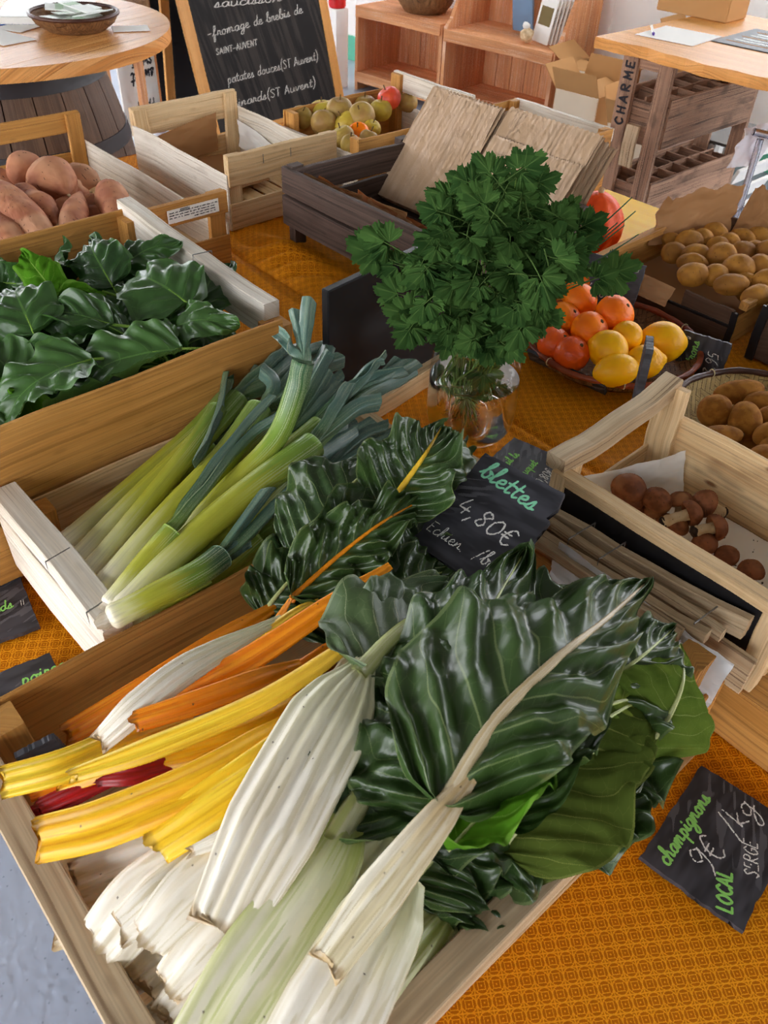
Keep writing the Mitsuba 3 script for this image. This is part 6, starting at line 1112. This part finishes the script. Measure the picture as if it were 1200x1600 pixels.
# shelf units against the far wall
def RP(a, b, z): return RX * a + RY * b + A(0, 0, z)
def shelf(label, b0, b1, a0, z0, z1, raised):
    key = thing('shelf_unit', label, 'shelf'); a1 = a0 + .42; t = .022
    for b in (b0, b1):
        if raised:
            m = trimesh.creation.extrude_polygon(Polygon([(a0, 0), (a1, 0), (a1, z1 + .42), (a0 + .26, z1 + .42), (a0 + .18, z1 + .30), (a0 + .05, z1 + .06), (a0, z1 + .02)]), t, engine='earcut'); tr = m.triangles.reshape(-1, 3)
            V = RX * tr[:, :1] + A(0, 0, 1) * tr[:, 1:2] + RY * (b - t / 2 + tr[:, 2:]); ob('side_panel', (V, np.arange(len(V)).reshape(-1, 3)), 'lime_wood', key, uv=tr[:, [1, 0]] + b * 3)
        else: board('side_panel', key, 'lime_wood', RP((a0 + a1) / 2, b, 0), RP((a0 + a1) / 2, b, z1), a1 - a0, t, tuple(RX), n=2)
    for z in (z0, z1):
        for i in range(4): board('shelf_board', key, 'lime_wood', RP(a0 + .052 + i * .105, b0, z), RP(a0 + .052 + i * .105, b1, z), .103, .018, tuple(RX), n=2)
        board('shelf_edge', key, 'lime_wood', RP(a0 - .006, b0, z - .02), RP(a0 - .006, b1, z - .02), .062, .014, n=3)
    nb = 7; wb = (b1 - b0) / nb
    for i in range(nb): board('back_board', key, 'lime_wood', RP(a1, b0 + wb * (i + .5), 0), RP(a1, b0 + wb * (i + .5), z1 + (.42 if raised else 0)), wb * .97, .014, tuple(RY), n=2)
shelf('limed wooden shelf unit at the left, with a basket on top', 3.405, 4.09, 4.36, .10, .475, False)
shelf('limed wooden shelf unit with rising side panels holding leaflets', 2.62, 3.375, 4.36, .10, .455, True)
cb = RP(4.56, 3.70, .49); lath([(0, 0), (.13, 0), (.17, .05), (.185, .14), (.175, .14), (.16, .05), (.12, .012), (0, .012)], cb, 'weave_dark', 'basket', label='round brown wicker basket on top of the left shelf unit', cat='basket')
plain('book_blue', '7a98b8', .5, .3)
ob('book', boxm(RP(4.62, 3.02, .57), (.018, .14, .20), np.stack([nrm(RX + A(0, 0, .25)), RY, np.cross(nrm(RX + A(0, 0, .25)), RY)], 1)), 'book_blue', label='light blue book leaning on the back of the right shelf unit', cat='book')
for i in range(5):
    R = np.stack([nrm(RX * .35 + RY * .9), nrm(-RX * .9 + RY * .35), A(0, 0, 1)], 1) @ euler(.18, 0, 0)
    k = thing('leaflet', 'upright printed leaflet in the right shelf unit', 'leaflet', 'leaflets in the right shelf unit'); o = RP(4.50 + .02 * i, 2.74 - .012 * i + .05, .58)
    ob('page', boxm(o, (.15, .006, .22), R, .001), 'paper_white', k); ob('print', boxm(o + R @ A(0, .0036, .02), (.11, .0008, .09), R, .0002), 'stalk_grey', k)
k = thing('seashell', 'pale spiky object at the front of the leaflets on the shelf', 'ornament'); ob('body', ball(RP(4.44, 2.86, .505), (.035, .05, .03), 9, .35, sphere=SPH3), 'stem_skin', k, True); ob('knob', ball(RP(4.44, 2.87, .55), (.018, .018, .022), 10, .2, sphere=SPH3), 'paper_white', k, True)
# red cabinet on the far wall and a strip of trim
k = thing('fire_extinguisher', 'bright red extinguisher on the wall beside the easel', 'fire extinguisher'); plain('red_paint', 'd81e22', .35, .5)
xq = at(527, 8, .47); lath([(0, 0), (.05, 0), (.055, .01), (.055, .32), (.03, .37), (.015, .39), (0, .39)], (xq[0], xq[1], .46), 'red_paint', 'body', k, 24); lath([(0, .39), (.02, .39), (.02, .43), (0, .43)], (xq[0], xq[1], .46), 'hoop', 'valve', k, 16)
ob('stand', boxm((xq[0], xq[1], .228), (.10, .10, .456)), 'white_wall', k)
# cardboard boxes beside the shelves
plain('card', 'b98a58', .8, .2); plain('card_pale', 'd9c8b0', .8, .2); plain('card_in', 'a8783c', .8, .2)
def carton(label, c, s, rot, open_=0., mats=('card', 'card_pale'), flaps=(1, 1, 1, 1)):
    key = thing('cardboard_box', label, 'box'); R = euler(0, 0, rot); w, d, h = s; c = A(*c); t = .005
    for sx, sy in ((1, 0), (-1, 0), (0, 1), (0, -1)):
        ob('side', boxm(c + R @ A(sx * (w - t) / 2, sy * (d - t) / 2, h / 2), (t if sx else w, t if sy else d, h), R, .001), mats[1] if (sx, sy) == (-1, 0) else mats[0], key)
    ob('bottom', boxm(c + A(0, 0, t), (w - .01, d - .01, t), R, .001), mats[0], key)
    for i, (sx, sy) in enumerate(((1, 0), (-1, 0), (0, 1), (0, -1))):
        if not flaps[i]: continue
        L = (w if sx else d) * .5; an = open_ if np.ndim(open_) == 0 else open_[i]
        hd = A(sx, sy, 0); dirv = hd * math.cos(an) * -1 + A(0, 0, math.sin(an)); o = c + R @ A(sx * w / 2, sy * d / 2, h) + R @ dirv * L / 2
        Rf = R @ np.stack([dirv, np.cross(A(0, 0, 1) if abs(dirv[2]) < .9 else hd, dirv), np.cross(dirv, np.cross(A(0, 0, 1) if abs(dirv[2]) < .9 else hd, dirv))], 1)
        Rf = np.stack([nrm(Rf[:, 0]), nrm(Rf[:, 1]), nrm(np.cross(Rf[:, 0], Rf[:, 1]))], 1)
        ob('flap', boxm(o, (L, d if sx else w, .004), Rf, .001), mats[0], key)
    return key
k = carton('tall cardboard box with a pale handwritten front, right of the shelves', (4.10, 2.80, 0), (.26, .30, .44), .15, (.25, .15, 2.6, 2.4))
for i in range(4): ob('lettering', flat_mesh(write('livre ' + 'noir gris'[:5 + i], 0, 0, .011, .003, 0, seed=i), A(3.963, 2.90 - .035 * i, .40), A(0, 0, -1), nrm(A(.15, -1, 0)), A(-1, 0, 0), .0006), 'ink', k)
carton('cardboard box with open flaps standing on another behind the tall one', (4.34, 2.42, .34), (.26, .26, .24), .1, (2.2, 2.3, 2.0, 2.1), ('card', 'card'))
carton('cardboard box at the foot of the far wall under the open one', (4.34, 2.42, 0), (.30, .30, .335), .1, .05, ('card', 'card'))
carton('half open cardboard box behind the old bottle crates', (3.55, 2.12, .0), (.26, .30, .42), .12, (2.0, 2.1, 1.9, 2.2))
carton('cardboard box in the shade behind the lettered post', (3.65, 2.55, 0), (.24, .24, .46), .1, (1.9, 2.1, 2.3, .3))
# rustic table on old bottle crates
k = thing('rustic_table', 'thick live-edge wooden table top on old lettered crate posts', 'table')
pg = Polygon([(2.475 + .010 * math.sin(y * 13) + .006 * math.sin(y * 41), y) for y in np.linspace(.35, 1.745, 60)] + [(3.25, 1.76), (3.25, .35)])
m = trimesh.creation.extrude_polygon(pg, .032, engine='earcut'); t = m.triangles.reshape(-1, 3); ob('table_top', (t + A(0, 0, .918), np.arange(len(t)).reshape(-1, 3)), 'pine_wood', k, uv=np.stack([t[:, 1] + 5, t[:, 0] + t[:, 2]], 1))
for y, w_ in ((1.643, .056), (1.510, .052)):
    board('post', k, 'old_wood', (2.552, y, .02), (2.552, y, .917), w_, .018, (0, 1, 0)); board('post', k, 'old_wood', (3.14, y, .02), (3.14, y, .917), w_, .018, (0, 1, 0))
for y in (.45, .60): board('post', k, 'old_wood', (2.60, y, .02), (2.60, y, .917), .055, .02, (0, 1, 0)); board('post', k, 'old_wood', (3.14, y, .02), (3.14, y, .917), .055, .02, (0, 1, 0))
board('batten', k, 'raw_wood', (2.536, 1.578, .585), (2.536, 1.578, .715), .048, .012, (0, 1, 0), n=2); board('cross_bar', k, 'old_wood', (2.565, 1.49, .895), (2.565, 1.66, .895), .04, .02)
for ch, z in zip('CHARME', np.linspace(.715, .885, 6)):
    g = write(ch, 0, 0, .0165, .0062, 0, slant=0, sx=1.25); ob('lettering', flat_mesh(g, A(2.5425, 1.627, z - .012), A(0, 0, 1), A(0, 1, 0), A(-1, 0, 0), .0008), 'ink', k)
for z0, z1, lb in ((.655, .805, 'old wooden bottle crate with square compartments, topmost under the rustic table'), (.395, .545, 'old wooden bottle crate in the middle of the stack under the rustic table'), (.13, .28, 'old wooden bottle crate lowest under the rustic table')):
    q = thing('bottle_crate', lb, 'crate'); x0, x1, y0, y1 = 2.57, 3.12, 1.485, 1.668
    for y in (y0, y1): board('side_panel', q, 'old_wood', (x0, y, (z0 + z1) / 2), (x1, y, (z0 + z1) / 2), z1 - z0, .010)
    for x in (x0, x1): board('end_panel', q, 'old_wood', (x, y0, (z0 + z1) / 2 - .01), (x, y1, (z0 + z1) / 2 - .01), z1 - z0 - .02, .010)
    board('divider', q, 'old_wood', (x0, (y0 + y1) / 2, z1 - .045), (x1, (y0 + y1) / 2, z1 - .045), .075, .006)
    for i in range(1, 6): board('divider', q, 'old_wood', (x0 + i * (x1 - x0) / 6, y0, z1 - .045), (x0 + i * (x1 - x0) / 6, y1, z1 - .045), .075, .006, n=2)
    board('base', q, 'old_wood', (x0, (y0 + y1) / 2, z0 + .006), (x1, (y0 + y1) / 2, z0 + .006), y1 - y0 - .01, .01, (0, 1, 0), n=2)
ob('paper_sheet', boxm((2.72, 1.60, .9515), (.21, .20, .001), euler(0, 0, .1), .0002), 'paper_white', label='white sheet of paper on the rustic table beside the pen', cat='paper')
k = thing('pen', 'small purple-tipped pen on the rustic table', 'pen'); plain('purple', '5a3a9c', .4, .4); v, f, uv = tube([(2.655, 1.655, .956), (2.74, 1.72, .956)], .004, 8); ob('barrel', (v, f), 'paper_white', k, True); v, f, uv = tube([(2.643, 1.646, .956), (2.657, 1.656, .956)], .0045, 8); ob('tip', (v, f), 'purple', k, True)
plain('menu_dark', '4a4a4c', .5, .3)
k = thing('menu_card', 'dark printed menu card lying on the rustic table', 'menu'); ob('card', boxm((2.90, 1.40, .952), (.30, .21, .0025), euler(0, 0, .05), .0005), 'menu_dark', k)
for i in range(7): ob('print', boxm((2.80 + .032 * i, 1.40, .9536), (.008, .15 - .02 * (i % 3), .0006), euler(0, 0, .05), .0001), 'packet_white' if i % 3 else 'card', k)
k = thing('cardboard_tray', 'low cardboard tray with a folded rim on the rustic table', 'tray')
R = euler(0, 0, .05); c = A(3.10, 1.76, .953)
ob('bottom', boxm(c, (.14, .27, .004), R), 'card', k)
for dx, dy, sx, sy in ((-.07, 0, .004, .27), (.07, 0, .004, .27), (0, .135, .14, .004), (0, -.135, .14, .004)): ob('side', boxm(c + R @ A(dx, dy, .035), (sx, sy, .07), R, .001), 'card', k)
# white slatted pedestal with a dark glass top, and a chair under a white cloth
k = thing('pedestal', 'white slatted pedestal with a smoked glass top', 'stand'); plain('white_lacquer', 'e4e2de', .35, .5)
x0, x1, y0, y1, zt = 3.17, 3.47, 1.50, 1.735, .535
for y in (y1 - .035, y1 - .105, y0 + .03): ob('board', boxm((x0, y, zt / 2), (.02, .060, zt), ch=.002), 'white_lacquer', k)
for i in range(7): ob('louver', boxm((x0 + .16, y0 - .004, .06 + i * .075), (.28, .014, .062), euler(.35, 0, 0), .002), 'white_lacquer', k)
for x in (x0 + .1, x0 + .2, x1): ob('board', boxm((x, y1 - .01, zt / 2), (.06, .02, zt), ch=.002), 'white_lacquer', k)
mat('smoked_glass', {'type': 'principled', 'base_color': {'type': 'rgb', 'value': [.05, .05, .05]}, 'roughness': .06, 'specular': .7})
gt = ob('glass_top', boxm(((x0 + x1) / 2, (y0 + y1) / 2 - .005, zt + .010), (x1 - x0 + .04, y1 - y0 + .04, .010)), 'smoked_glass', k, label='dark smoked glass top')
for y in (y0 + .03, y1 - .035): ob('bracket', boxm((x0 - .012, y, zt - .012), (.008, .012, .05)), 'hoop', k)
k = thing('chair', 'metal-framed chair with a white cloth over its back at the right edge', 'chair')
q0 = at(1190, 212, .74); q1 = q0 + RIGHT * .16 + A(.02, 0, -.01)
for pts in ([q0 - RIGHT * .03 + A(0, 0, .012), q0 + A(0, 0, .006), q0 + RIGHT * .08 + A(0, 0, -.012), q1 + A(0, 0, -.02)], [q0 + A(0, 0, -.01), q0 + A(.01, 0, -.25), q0 + A(.03, .01, -.50), q0 + A(.06, .02, -.72)], [q1, q1 + A(.01, 0, -.25), q1 + A(.05, 0, -.72)], [q0 + A(.01, -.01, -.22), q0 + A(-.02, .10, -.36), q0 + A(-.06, .22, -.55), q0 + A(-.10, .32, -.72)]):
    v, f, uv = tube(pts, .011, 10, n=20); ob('frame_tube', (v, f), 'chrome', k, True)
mat('chrome', {'type': 'roughconductor', 'material': 'Cr', 'alpha': .12})
ob('seat', boxm(q0 + RIGHT * .20 + A(.05, 0, -.30), (.30, .28, .03), euler(0, 0, .2), .01), 'black_paint', k)
plain('white_cloth', 'e6e4ea', .9, .2, sheen=.3)
paper('cloth', 'white cloth hanging over the back of the metal chair', 'white_cloth', (at(1140, 262, .66), at(1163, 202, .75), at(1222, 186, .76), at(1185, 258, .64)), amp=.014, seed=301, cat='cloth', th=.003, fq=2.5)
